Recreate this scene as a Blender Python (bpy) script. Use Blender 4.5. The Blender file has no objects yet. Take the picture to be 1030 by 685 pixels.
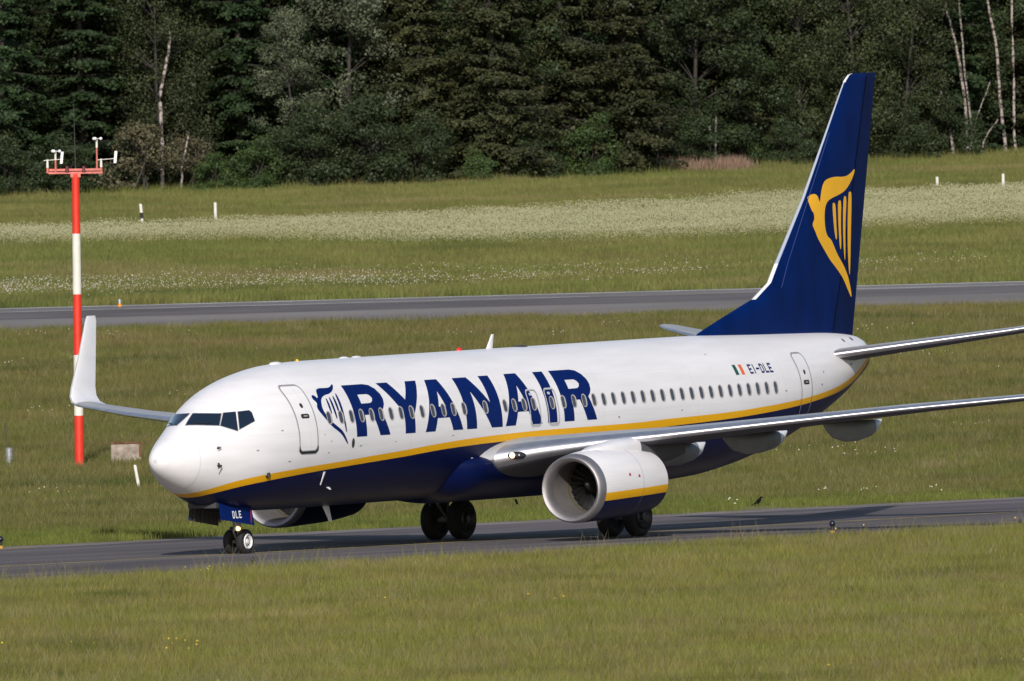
import bpy, bmesh, math, random
import numpy as np
from mathutils import Vector, Matrix
R = math.radians
random.seed(7); rng = np.random.default_rng(7)
S = bpy.context.scene
COL = S.collection

# ------------------------------------------------------------------ camera
# world frame: +X runs aft along the taxiway centreline, -Y is the jet's port side, Z up
FPX, CX, CY = 25412.5, 505.12, 434.24          # focal length and principal point in pixels of the 1030 px wide photograph
AZ, EL, ROLL, DIST = 0.5493763, 0.0122496, -0.0266273, 700.0
TGT = Vector((18, 0, 3))
dv = Vector((-math.cos(AZ)*math.cos(EL), -math.sin(AZ)*math.cos(EL), math.sin(EL)))
CAM = TGT + DIST*dv
Fw = -dv; Rt = Fw.cross(Vector((0, 0, 1))).normalized(); Up = Rt.cross(Fw)
cr = math.cos(ROLL)*Rt + math.sin(ROLL)*Up; cu = -math.sin(ROLL)*Rt + math.cos(ROLL)*Up
cd = bpy.data.cameras.new('camera'); cam = bpy.data.objects.new('camera', cd); COL.objects.link(cam)
m = Matrix((cr, cu, -Fw)).transposed().to_4x4(); m.translation = CAM; cam.matrix_world = m
cd.sensor_width = 36; cd.lens = FPX/1030*36
cd.shift_x = -(CX-515)/1030; cd.shift_y = (CY-342.5)/1030
cd.dof.use_dof = True; cd.dof.focus_distance = 690; cd.dof.aperture_fstop = 12
cd.clip_start = 5; cd.clip_end = 12000
S.camera = cam

# ------------------------------------------------------------------ sky, sun, exposure
SUN_EL, SUN_AZ = R(27), R(29.6)                # azimuth from the nose axis towards port
sdir = Vector((-math.cos(SUN_AZ)*math.cos(SUN_EL), -math.sin(SUN_AZ)*math.cos(SUN_EL), math.sin(SUN_EL)))
W = bpy.data.worlds.new('World'); S.world = W; W.use_nodes = True
nt = W.node_tree; bg = nt.nodes['Background']
sky = nt.nodes.new('ShaderNodeTexSky'); sky.sky_type = 'NISHITA'; sky.sun_disc = False
sky.sun_elevation = SUN_EL; sky.sun_rotation = math.atan2(sdir.x, sdir.y)
nt.links.new(sky.outputs[0], bg.inputs[0]); bg.inputs[1].default_value = 0.105
sl = bpy.data.lights.new('sun', 'SUN'); sl.energy = 3.9; sl.angle = R(.5); sl.color = (1, .94, .87)
so = bpy.data.objects.new('sun', sl); COL.objects.link(so); so.rotation_euler = sdir.to_track_quat('Z', 'Y').to_euler()
so.location = (0, 0, 60)
S.view_settings.view_transform = 'Standard'; S.view_settings.look = 'None'
S.view_settings.exposure = 0; S.view_settings.gamma = 1
S.cycles.max_bounces = 5; S.cycles.diffuse_bounces = 2; S.cycles.glossy_bounces = 3; S.cycles.transmission_bounces = 2
S.cycles.caustics_reflective = False; S.cycles.caustics_refractive = False

# ------------------------------------------------------------------ materials
def mat(name, col, rough=.6, metal=0, coat=0, var=None, bump=None, spec=.5, emit=None):
    """var = (amount, scale, stretch) noise on the colour, bump = (strength, scale)"""
    M = bpy.data.materials.new(name); M.use_nodes = True; t = M.node_tree; b = t.nodes['Principled BSDF']
    b.inputs['Base Color'].default_value = (*col, 1); b.inputs['Roughness'].default_value = rough
    b.inputs['Metallic'].default_value = metal; b.inputs['Coat Weight'].default_value = coat
    b.inputs['Coat Roughness'].default_value = .08; b.inputs['Specular IOR Level'].default_value = spec
    tc = t.nodes.new('ShaderNodeTexCoord')
    if var:
        a, sc, st = var
        mp = t.nodes.new('ShaderNodeMapping'); mp.inputs['Scale'].default_value = st; t.links.new(tc.outputs['Object'], mp.inputs[0])
        n = t.nodes.new('ShaderNodeTexNoise'); n.inputs['Scale'].default_value = sc; n.inputs['Detail'].default_value = 5; t.links.new(mp.outputs[0], n.inputs[0])
        rp = t.nodes.new('ShaderNodeMapRange'); rp.inputs[1].default_value = .3; rp.inputs[2].default_value = .7
        rp.inputs[3].default_value = 1-a; rp.inputs[4].default_value = 1+a*.5; t.links.new(n.outputs[0], rp.inputs[0])
        mx = t.nodes.new('ShaderNodeMix'); mx.data_type = 'RGBA'; mx.blend_type = 'MULTIPLY'; mx.inputs[0].default_value = 1
        mx.inputs[6].default_value = (*col, 1); t.links.new(rp.outputs[0], mx.inputs[7]); t.links.new(mx.outputs[2], b.inputs['Base Color'])
    if bump:
        n2 = t.nodes.new('ShaderNodeTexNoise'); n2.inputs['Scale'].default_value = bump[1]; n2.inputs['Detail'].default_value = 4; t.links.new(tc.outputs['Object'], n2.inputs[0])
        bp = t.nodes.new('ShaderNodeBump'); bp.inputs['Strength'].default_value = bump[0]; bp.inputs['Distance'].default_value = .05
        t.links.new(n2.outputs[0], bp.inputs['Height']); t.links.new(bp.outputs[0], b.inputs['Normal'])
    if emit:
        b.inputs['Emission Color'].default_value = (*emit[0], 1); b.inputs['Emission Strength'].default_value = emit[1]
    return M

WHITE, YELLOW, NAVY = (.82, .805, .825), (.90, .46, .008), (.002, .007, .055)
def livery_material(name, zlow=False):
    """white over yellow over navy, split where the mesh attributes 'up' and 'lo' change sign"""
    M = mat(name, WHITE, .36, 0, .0, spec=.22); t = M.node_tree; b = t.nodes['Principled BSDF']
    def att(n):
        a = t.nodes.new('ShaderNodeAttribute'); a.attribute_name = n
        g = t.nodes.new('ShaderNodeMath'); g.operation = 'GREATER_THAN'; g.inputs[1].default_value = 0; t.links.new(a.outputs['Fac'], g.inputs[0]); return g
    gu, gl = att('up'), att('lo')
    tc = t.nodes.new('ShaderNodeTexCoord')
    # faint streaks and skin joints of a working jet
    mp = t.nodes.new('ShaderNodeMapping'); mp.inputs['Scale'].default_value = (.35, 1.2, 3); t.links.new(tc.outputs['Object'], mp.inputs[0])
    n = t.nodes.new('ShaderNodeTexNoise'); n.inputs['Scale'].default_value = 1.3; n.inputs['Detail'].default_value = 6; t.links.new(mp.outputs[0], n.inputs[0])
    rp = t.nodes.new('ShaderNodeMapRange'); rp.inputs[1].default_value = .35; rp.inputs[2].default_value = .75; rp.inputs[3].default_value = 1; rp.inputs[4].default_value = .90; t.links.new(n.outputs[0], rp.inputs[0])
    sx = t.nodes.new('ShaderNodeSeparateXYZ'); t.links.new(tc.outputs['Object'], sx.inputs[0])
    def joint(sock, period, width, dark):
        d = t.nodes.new('ShaderNodeMath'); d.operation = 'PINGPONG'; d.inputs[1].default_value = period/2; t.links.new(sock, d.inputs[0])
        l = t.nodes.new('ShaderNodeMath'); l.operation = 'LESS_THAN'; l.inputs[1].default_value = width; t.links.new(d.outputs[0], l.inputs[0])
        q = t.nodes.new('ShaderNodeMapRange'); q.inputs[3].default_value = 1; q.inputs[4].default_value = dark; t.links.new(l.outputs[0], q.inputs[0]); return q
    j1 = joint(sx.outputs[0], 5.1, .006, .80); j2 = joint(sx.outputs[2], 1.07, .004, .88)
    mu = t.nodes.new('ShaderNodeMath'); mu.operation = 'MULTIPLY'; t.links.new(j1.outputs[0], mu.inputs[0]); t.links.new(j2.outputs[0], mu.inputs[1])
    mu2 = t.nodes.new('ShaderNodeMath'); mu2.operation = 'MULTIPLY'; t.links.new(mu.outputs[0], mu2.inputs[0]); t.links.new(rp.outputs[0], mu2.inputs[1])
    def mix(f, a, c2, mode='MIX'):
        x = t.nodes.new('ShaderNodeMix'); x.data_type = 'RGBA'; x.blend_type = mode
        for sck, val in ((0, f), (6, a), (7, c2)):
            if hasattr(val, 'is_linked'): t.links.new(val, x.inputs[sck])
            elif sck == 0: x.inputs[0].default_value = val
            else: x.inputs[sck].default_value = (*val, 1)
        return x.outputs[2]
    low = mix(gl.outputs[0], NAVY, YELLOW); c = mix(gu.outputs[0], low, WHITE)
    c = mix(1.0, c, mu2.outputs[0], 'MULTIPLY'); t.links.new(c, b.inputs['Base Color'])
    # skin panels pillow very slightly
    n2 = t.nodes.new('ShaderNodeTexNoise'); n2.inputs['Scale'].default_value = 1.1; n2.inputs['Detail'].default_value = 1; t.links.new(tc.outputs['Object'], n2.inputs[0])
    bp = t.nodes.new('ShaderNodeBump'); bp.inputs['Strength'].default_value = .12; bp.inputs['Distance'].default_value = .05
    t.links.new(n2.outputs[0], bp.inputs['Height']); t.links.new(bp.outputs[0], b.inputs['Normal'])
    return M
M = {}
M['livery'] = livery_material('airliner paint')
M['white'] = mat('white gloss paint', WHITE, .3, 0, .3, var=(.07, 2, (1, 1, 1)))
M['navy'] = mat('navy gloss paint', NAVY, .36, 0, .0, spec=.2, var=(.15, 1.2, (1, 1, 1)))
M['fin'] = mat('fin blue paint', (.0006, .013, .095), .5, 0, 0, spec=.06, var=(.25, 1.5, (1, 1, .4)), bump=(.05, 2.))
M['decal_blue'] = mat('lettering blue', (.001, .014, .115), .5, 0, 0, spec=.08, var=(.12, 3, (1, 1, 1)))
M['yellow'] = mat('emblem yellow', (.86, .44, .012), .45, 0, .05, var=(.06, 3, (1, 1, 1)))
M['metal'] = mat('polished aluminium leading edge', (.74, .74, .78), .5, 1, var=(.12, 3, (1, 1, 1)))
M['lip'] = mat('inlet lip aluminium', (.42, .40, .41), .62, 1, var=(.15, 2, (1, 1, 1)))
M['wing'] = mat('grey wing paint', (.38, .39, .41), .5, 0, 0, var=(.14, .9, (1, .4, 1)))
M['wing_shaded'] = mat('wing grey with painted shade', (.10, .10, .115), .6, 0, 0, var=(.2, .9, (1, .4, 1)))  # wing grey made darker: the shade underneath is put into the colour
M['duct'] = mat('inlet duct grey', (.17, .16, .16), .5, .2, var=(.1, 4, (1, 1, 1)))
M['fanblade'] = mat('fan blade titanium', (.018, .018, .02), .45, .5)
M['black'] = mat('black rubber seal', (.012, .012, .014), .6)
M['tyre'] = mat('tyre rubber', (.014, .014, .016), .8, var=(.3, 6, (1, 1, 1)), bump=(.2, 12))
M['hub'] = mat('wheel hub white', (.72, .72, .72), .45, var=(.2, 12, (1, 1, 1)))
M['hub_dark'] = mat('wheel hub grey', (.06, .062, .066), .5, .3, var=(.3, 12, (1, 1, 1)))
M['gear'] = mat('gear strut grey', (.30, .31, .32), .45, .4, var=(.25, 8, (1, 1, 1)))
M['bay'] = mat('gear bay primer', (.055, .055, .06), .7, var=(.4, 5, (1, 1, 1)))
M['glass'] = mat('cockpit glass', (.010, .018, .035), .06, 0, .5, spec=.8)
M['pane'] = mat('cabin window pane', (.05, .055, .075), .12, 0, .3)
M['frame'] = mat('window frame sunlit tone', (.46, .42, .40), .5, .0)
M['seal'] = mat('door seal grey', (.27, .27, .29), .6)
M['edge'] = mat('exit outline paint', (.55, .55, .58), .4)
M['lamp'] = mat('lit landing lamp', (1, .85, .6), .2, emit=((1, .62, .30), 3))
M['lamp_glass'] = mat('lamp recess', (.03, .03, .035), .15)
M['red'] = mat('signal red paint', (.70, .035, .015), .45, var=(.12, 3, (1, 1, 1)))
M['mast_white'] = mat('mast white paint', (.72, .70, .64), .5, var=(.12, 3, (1, 1, 1)))
M['pink'] = mat('sun faded red paint', (.62, .17, .14), .55, var=(.2, 5, (1, 1, 1)))
M['flag_green'] = mat('flag green', (.006, .09, .05), .4)
M['flag_orange'] = mat('flag orange', (.80, .14, .02), .4)
M['titan'] = mat('exhaust titanium', (.14, .12, .11), .4, .9)
M['gold'] = mat('fan case rub strip', (.18, .15, .07), .5, .4)

# ------------------------------------------------------------------ object helpers
def link(o, parent=None):
    COL.objects.link(o)
    if parent is not None: o.parent = parent
    return o
def tag(o, label=None, cat=None, group=None, kind=None):
    if label: o['label'] = label
    if cat: o['category'] = cat
    if group: o['group'] = group
    if kind: o['kind'] = kind
    return o
def empty(name, loc=(0, 0, 0), rot=(0, 0, 0)):
    o = bpy.data.objects.new(name, None); o.location = loc; o.rotation_euler = rot; o.empty_display_size = .5; return link(o)
def mesh_obj(name, V, F, mats, parent=None, smooth=True, midx=None, attrs=None):
    me = bpy.data.meshes.new(name); me.from_pydata([tuple(map(float, v)) for v in V], [], [tuple(map(int, f)) for f in F]); me.update()
    for q in (mats if isinstance(mats, (list, tuple)) else [mats]): me.materials.append(q)
    if midx is not None: me.polygons.foreach_set('material_index', np.asarray(midx, dtype=np.int32))
    me.polygons.foreach_set('use_smooth', np.full(len(me.polygons), smooth))
    if attrs:
        for k, a in attrs.items():
            at_ = me.attributes.new(k, 'FLOAT', 'POINT'); at_.data.foreach_set('value', np.asarray(a, dtype=np.float32))
    me.update()
    if smooth: me.set_sharp_from_angle(angle=R(50))
    return link(bpy.data.objects.new(name, me), parent)
def bm_obj(name, bm, mt, parent=None, smooth=False, bev=0):
    if bev: bmesh.ops.bevel(bm, geom=[e for e in bm.edges if e.calc_face_angle(0) > .5], offset=bev, segments=2, affect='EDGES', clamp_overlap=True)
    bmesh.ops.recalc_face_normals(bm, faces=bm.faces)
    me = bpy.data.meshes.new(name); bm.to_mesh(me); bm.free()
    for q in (mt if isinstance(mt, (list, tuple)) else [mt]): me.materials.append(q)
    me.polygons.foreach_set('use_smooth', np.full(len(me.polygons), smooth))
    if smooth:
        try: me.set_sharp_from_angle(angle=R(35))
        except Exception: pass
    return link(bpy.data.objects.new(name, me), parent)
def box(bm, c, s, rot=None):
    mt = Matrix.Translation(c) @ (rot.to_4x4() if rot else Matrix.Identity(4)) @ Matrix.Diagonal((*s, 1))
    return bmesh.ops.create_cube(bm, size=1, matrix=mt)['verts']
def tube(bm, a, b, r1, r2=None, n=12):
    a = Vector(a); b = Vector(b); d = b-a; q = d.to_track_quat('Z', 'Y').to_matrix().to_4x4()
    return bmesh.ops.create_cone(bm, cap_ends=True, segments=n, radius1=r1, radius2=r1 if r2 is None else r2, depth=d.length, matrix=Matrix.Translation((a+b)/2) @ q)['verts']
def grid_mesh(name, P, mats, parent=None, closed=True, caps=False, midx=None, attrs=None, smooth=True):
    """P[n, m, 3] -> quads; closed in m"""
    P = np.asarray(P, float); n, k = P.shape[:2]; F = []
    mm = k if closed else k-1
    for i in range(n-1):
        for j in range(mm):
            j2 = (j+1) % k; F.append((i*k+j, i*k+j2, (i+1)*k+j2, (i+1)*k+j))
    mi = None if midx is None else [midx(i, j) for i in range(n-1) for j in range(mm)]
    if caps:
        F.append(tuple(range(k))[::-1]); F.append(tuple((n-1)*k+j for j in range(k)))
        if mi is not None: mi += [mi[0], mi[-1]]
    return mesh_obj(name, P.reshape(-1, 3), F, mats, parent, smooth, mi, attrs)
def revolve(prof, c, n=48, dr=None):
    """prof list of (x, r) -> P grid about the X axis through c"""
    P = []
    for x, r in prof:
        row = []
        for j in range(n):
            a = 2*math.pi*j/n; yy = r*math.sin(a); zz = r*math.cos(a)
            if dr: zz += dr(x); yy *= 1.04 if x < .5 else 1.04-.04*min(1, (x-.5)/1.)
            row.append((c[0]+x, c[1]+yy, c[2]+zz))
        P.append(row)
    return P

# ------------------------------------------------------------------ the jet's body shape
ZC = 3.10
T0=np.array([
[0.00,-0.46,-0.46,0.00],
[0.06,-0.27,-0.66,0.22],
[0.25,-0.09,-0.85,0.37],
[0.60, 0.10,-1.07,0.58],
[1.10, 0.33,-1.31,0.84],
[1.80, 0.70,-1.58,1.10],
[2.60, 1.17,-1.83,1.38],
[3.50, 1.51,-1.94,1.62],
[4.60, 1.77,-1.98,1.77],
[6.00, 1.95,-2.00,1.85],
[7.50, 2.00,-2.005,1.88],
[9.50, 2.005,-2.005,1.88],
[25.5, 2.005,-2.005,1.88],
[27.5, 2.005,-1.93,1.86],
[29.5, 1.98,-1.70,1.78],
[31.5, 1.94,-1.32,1.63],
[33.5, 1.90,-0.79,1.38],
[35.5, 1.85,-0.12,1.03],
[36.5, 1.79, 0.28,0.76],
[37.1, 1.72, 0.52,0.56],
[37.45, 1.60, 0.70,0.42],
[37.60,1.38, 0.92,0.22]])
def pchip(x, y, xi):
    x = np.asarray(x, float); y = np.asarray(y, float); h = np.diff(x); d = np.diff(y)/h; m_ = np.zeros_like(y)
    for i in range(1, len(x)-1):
        if d[i-1]*d[i] > 0:
            w1 = 2*h[i]+h[i-1]; w2 = h[i]+2*h[i-1]; m_[i] = (w1+w2)/(w1/d[i-1]+w2/d[i])
    m_[0] = d[0]; m_[-1] = d[-1]
    xi = np.clip(xi, x[0], x[-1]); k = np.clip(np.searchsorted(x, xi, side='right')-1, 0, len(x)-2); t = (xi-x[k])/h[k]
    return (2*t**3-3*t**2+1)*y[k]+(t**3-2*t**2+t)*h[k]*m_[k]+(-2*t**3+3*t**2)*y[k+1]+(t**3-t**2)*h[k]*m_[k+1]
def sec(s):
    x = np.sqrt(T0[:, 0]); xi = np.sqrt(np.maximum(np.asarray(s, float), 0))
    return pchip(x, T0[:, 1], xi), pchip(x, T0[:, 2], xi), pchip(x, T0[:, 3], xi)
def surf(s, ph, off=0.):
    s = np.asarray(s, float); ph = np.asarray(ph, float); t, b, w = sec(s); zm = (t+b)/2; hh = (t-b)/2
    return np.stack([s+0*ph, -(w+off)*np.sin(ph), ZC+zm+(hh+off)*np.cos(ph)], -1)
def side(s, z, off=.004, sg=1):
    """point of the port skin at station s and height z"""
    s = np.asarray(s, float); z = np.asarray(z, float); t, b, w = sec(s); zm = ZC+(t+b)/2; hh = (t-b)/2
    ph = np.arccos(np.clip((z-zm)/hh, -1, 1)); P = surf(s, ph, off); P[..., 1] *= sg; return P
SU = np.array([(0,1.30),(1.32,1.70),(1.7,1.83),(2.43,2.01),(3.58,2.15),(5.03,2.26),(6.63,2.35),(8.29,2.45),(9.9,2.54),(11.94,2.67),(13.7,2.75),(15.43,2.80),(17.2,2.83),(20.8,2.845),(22.1,2.855),(23.9,2.90),(26.9,2.96),(29.2,3.05),(30.9,3.14),(32.76,3.28),(34.42,3.48),(35.94,3.84),(36.62,4.06),(38.1,4.6)])
SL = np.array([(0,1.12),(1.5,1.55),(1.8,1.66),(2.55,1.83),(3.69,1.97),(5.14,2.09),(6.73,2.19),(8.38,2.28),(9.9,2.36),(12.0,2.49),(13.76,2.56),(15.48,2.60),(17.3,2.62),(20.8,2.63),(22.15,2.64),(23.96,2.69),(26.9,2.77),(29.27,2.87),(30.96,2.97),(32.85,3.12),(34.61,3.31),(36.14,3.66),(36.8,3.92),(38.1,4.42)])
def livery_attrs(P):
    P = np.asarray(P).reshape(-1, 3)
    return {'up': P[:, 2]-pchip(SU[:, 0], SU[:, 1], P[:, 0]), 'lo': P[:, 2]-pchip(SL[:, 0], SL[:, 1], P[:, 0])}
def poly_fill(loops, step=.09):
    """flat polygons with holes, cut into a fine grid so they can be bent over a surface"""
    bm = bmesh.new(); es = []
    for lp in loops:
        vs = [bm.verts.new((a, b, 0)) for a, b in lp]
        for i in range(len(vs)): es.append(bm.edges.new((vs[i], vs[(i+1) % len(vs)])))
    bmesh.ops.triangle_fill(bm, use_beauty=True, use_dissolve=False, edges=es)
    xs = [v.co.x for v in bm.verts]; ys = [v.co.y for v in bm.verts]
    for k, (lo, hi) in enumerate(((min(xs), max(xs)), (min(ys), max(ys)))):
        nrm = Vector((1, 0, 0)) if k == 0 else Vector((0, 1, 0)); x = lo+step
        while x < hi:
            bmesh.ops.bisect_plane(bm, geom=bm.verts[:]+bm.edges[:]+bm.faces[:], plane_co=nrm*x, plane_no=nrm); x += step*(2 if k == 0 else 1)
    V = np.array([v.co[:2] for v in bm.verts]); bm.verts.index_update(); F = [[v.index for v in f.verts] for f in bm.faces]; bm.free()
    return V, F
def smooth_loop(pts, n=2):
    """Chaikin corner cutting for curvy outlines"""
    P = [np.array(p, float) for p in pts]
    for _ in range(n):
        Q = []
        for i in range(len(P)):
            a, b = P[i], P[(i+1) % len(P)]; Q += [a*.75+b*.25, a*.25+b*.75]
        P = Q
    return [tuple(p) for p in P]
def decals(name, polys, mt, parent, fn, step=.09):
    V, F = [], []
    for loops in polys:
        v, f = poly_fill(loops, step); o = len(V); V += list(v); F += [[i+o for i in q] for q in f]
    V = np.array(V); P = fn(V[:, 0], V[:, 1])
    return mesh_obj(name, P, F, mt, parent, True, None, livery_attrs(P))
def round_rect(s0, s1, z0, z1, r, n=5, skew=0.):
    out = []
    for cx, cz, a0 in ((s1-r, z1-r, 0), (s0+r, z1-r, 90), (s0+r, z0+r, 180), (s1-r, z0+r, 270)):
        for k in range(n+1):
            a = R(a0+90*k/n); out.append((cx+r*math.cos(a), cz+r*math.sin(a)))
    return out
def ring(outer, w):
    c = np.mean(outer, 0); o = np.array(outer); d = o-c
    inner = []
    n = len(o)
    for i in range(n):
        t = o[(i+1) % n]-o[i-1]; nn = np.array([-t[1], t[0]]); nn /= (np.linalg.norm(nn)+1e-9)
        if nn@d[i] > 0: nn = -nn
        inner.append(tuple(o[i]+nn*w))
    return [outer, inner]

# ------------------------------------------------------------------ terrain helper (needed by everything that stands on it)
FH = Vector((Fw.x, Fw.y, 0)).normalized(); RH = Vector((FH.y, -FH.x, 0))
def hgt(d):
    d = np.asarray(d, float); return np.where(d < 775, 0., np.where(d < 845, .0126*(np.maximum(d, 775)-775)**2/140, .0126*(d-810)))
def gw(d, w, dz=0.):
    d = np.asarray(d, float)+0*np.asarray(w, float); w = np.asarray(w, float)+0*d
    return np.stack([CAM.x+d*FH.x+w*RH.x, CAM.y+d*FH.y+w*RH.y, hgt(d)+dz], -1)
def dist_of(P): return (P[0]-CAM.x)*FH.x+(P[1]-CAM.y)*FH.y
def seen_at(u, v):
    """the place on the terrain that is seen at a point of the photograph"""
    ray = Fw+(u-CX)/FPX*cr-(v-CY)/FPX*cu; lo, hi = 300., 3000.
    f = lambda t: (CAM.z+ray.z*t)-float(hgt(dist_of(CAM+ray*t)))
    for _ in range(60):
        mid = (lo+hi)/2
        if f(mid) > 0: lo = mid
        else: hi = mid
    p = CAM+ray*lo; return Vector((p.x, p.y, float(hgt(dist_of(p)))))
def vc_to_d(vc):
    dd = np.linspace(400, 1900, 6001); v = 123.+FPX*(CAM.z-hgt(dd))/dd; return float(np.interp(-vc, -v, dd))
# ------------------------------------------------------------------ ground
def ground_material(name, stops, scale, second=None, speck=None, rough=.9):
    """procedural ground: big soft patches x finer mottling; stops = two or three colours"""
    Mt = bpy.data.materials.new(name); Mt.use_nodes = True; t = Mt.node_tree; b = t.nodes['Principled BSDF']; b.inputs['Roughness'].default_value = rough
    b.inputs['Specular IOR Level'].default_value = .2
    g = t.nodes.new('ShaderNodeNewGeometry')
    n = t.nodes.new('ShaderNodeTexNoise'); n.inputs['Scale'].default_value = scale; n.inputs['Detail'].default_value = 6; n.inputs['Roughness'].default_value = .62
    t.links.new(g.outputs['Position'], n.inputs['Vector'])
    r = t.nodes.new('ShaderNodeValToRGB'); e = r.color_ramp.elements
    e[0].position = .36; e[0].color = (*stops[0], 1); e[1].position = .64; e[1].color = (*stops[-1], 1)
    for i, c in enumerate(stops[1:-1]): q = e.new(.36+.28*(i+1)/(len(stops)-1)); q.color = (*c, 1)
    t.links.new(n.outputs[0], r.inputs[0]); t.links.new(r.outputs[0], b.inputs['Base Color'])
    return Mt, t, g, r, b
def add_random(Mt, lo=.7, hi=1.25):
    """each tuft a little lighter or darker"""
    t = Mt.node_tree; b = t.nodes['Principled BSDF']; src = b.inputs['Base Color'].links[0].from_socket
    oi = t.nodes.new('ShaderNodeObjectInfo'); rp = t.nodes.new('ShaderNodeMapRange'); rp.inputs[3].default_value = lo; rp.inputs[4].default_value = hi; t.links.new(oi.outputs['Random'], rp.inputs[0])
    mx = t.nodes.new('ShaderNodeMix'); mx.data_type = 'RGBA'; mx.blend_type = 'MULTIPLY'; mx.inputs[0].default_value = 1
    t.links.new(src, mx.inputs[6]); t.links.new(rp.outputs[0], mx.inputs[7]); t.links.new(mx.outputs[2], b.inputs['Base Color'])

M['soil'] = ground_material('meadow soil and thatch', [(.135, .138, .050), (.185, .172, .065), (.150, .155, .052)], .10)[0]
# one terrain sheet out to beyond the wood
dd = np.r_[np.linspace(-400, 400, 9), np.arange(420, 1700, 20), np.linspace(1720, 2400, 18), np.linspace(2600, 9000, 14)]
ww = np.r_[np.linspace(-5000, -200, 13), np.linspace(-150, 150, 31), np.linspace(200, 5000, 13)]
Dg, Wg = np.meshgrid(dd, ww, indexing='ij')
Hc = np.where(Dg > 1700, float(hgt(1700)) + (hgt(np.minimum(Dg, 2400))-hgt(1700))*.3, hgt(Dg))
P = gw(Dg, Wg); P[..., 2] = Hc
ter = grid_mesh('ground', P, M['soil'], None, closed=False); tag(ter, 'gently rising airfield meadow ground', kind='structure')

# taxiway: strip along +X, edges follow the photograph
M['asphalt'] = mat('worn taxiway asphalt', (.152, .137, .143), .95, var=(.42, .45, (.12, 1, 1)), spec=.05)
M['shoulder'] = mat('pale taxiway shoulder', (.24, .21, .20), .95, var=(.35, .9, (.3, 1, 1)), spec=.05)
M['line'] = mat('taxiway line yellow', (.34, .28, .14), .9, var=(.5, .6, (1, 1, 1)), spec=.05)
M['linew'] = mat('runway edge white', (.50, .50, .50), .9, var=(.4, .6, (1, 1, 1)))
def strip(name, ctr, mt, z):
    V = []; F = []
    for x, y0, y1 in ctr: V += [(x, y, z+float(hgt(dist_of((x, y))))) for y in (y0, y1)]
    for i in range(len(ctr)-1): F.append((2*i, 2*i+2, 2*i+3, 2*i+1))
    return mesh_obj(name, V, F, mt, None, False)
EDGE_F = [(-260, 21), (-40, 19.5), (17.6, 17.6), (46, 16.2), (69, 14.3), (100, 13.5), (260, 13)]
EDGE_N = [(-260, -15.5), (0, -15.5), (60, -14.5), (260, -14)]
xs = np.linspace(-260, 260, 105)
ef = np.interp(xs, [a for a, _ in EDGE_F], [b for _, b in EDGE_F]); en = np.interp(xs, [a for a, _ in EDGE_N], [b for _, b in EDGE_N])
wob = .35*np.sin(xs*1.7)+.25*np.sin(xs*3.9+1)
tag(strip('taxiway_shoulder', list(zip(xs, en-1.2-wob, ef+.1+wob)), M['shoulder'], .006), 'pale gritty taxiway shoulder', kind='structure')
tag(strip('taxiway', list(zip(xs, en, ef-2.6-wob)), M['asphalt'], .012), 'dark grey asphalt taxiway', kind='structure')
tag(strip('taxiway_centre_line', [(x, -.28, .28) for x in xs], M['line'], .017), 'thin faded yellow centre line', kind='structure')
tag(strip('taxiway_edge_line', [(x, y-.35, y+.35) for x, y in zip(np.linspace(-60, 18, 30), np.r_[np.full(16, 12.0), np.linspace(12.05, 15.4, 14)])], M['line'], .017), 'faded yellow edge line bending away', kind='structure')

# the runway beyond, square to the line of sight
DN, DF = vc_to_d(321.0), vc_to_d(297.6)
def across(name, d0, d1, mt, dz, w0=-420, w1=420, n=60, wob=0):
    w = np.linspace(w0, w1, n); k = .0; V = []; F = []
    m_ = 10 if d1-d0 > 5 else 2
    for i, wi in enumerate(w):
        for j in range(m_):
            e_ = wob*math.sin(wi*.9)*(1 if j in (0, m_-1) else 0)
            V.append(gw(d0+(d1-d0)*j/(m_-1)+e_, wi, dz))
    for i in range(n-1):
        for j in range(m_-1): a = i*m_+j; F.append((a, a+m_, a+m_+1, a+1))
    return mesh_obj(name, V, F, mt, None, True)
M['runway'] = mat('runway asphalt', (.240, .218, .208), .95, var=(.22, .06, (1, 1, 1)), spec=.05)
M['runway_dark'] = mat('runway shoulder dark asphalt', (.165, .150, .148), .95, var=(.25, .15, (1, 1, 1)), spec=.05)
tag(across('runway', DN, DF, M['runway'], .03, wob=.5), 'pale grey runway beyond the jet', kind='structure')
tag(across('runway_wheel_band', DN+(DF-DN)*.50, DN+(DF-DN)*.80, M['runway_dark'], .036), 'darker rubbered band of the runway', kind='structure')
tag(across('runway_edge_line', DF-2.4, DF-.6, M['linew'], .042), 'white line on the far runway edge', kind='structure')
tag(across('runway_marking', DF-9.6, DF-8.7, M['linew'], .042, -22, 4, 20), 'short thin white runway line', kind='structure')
tag(across('runway_marking', DF-8.6, DF-7.6, M['linew'], .042, 14, 60, 20), 'short thin white runway line', kind='structure')

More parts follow.
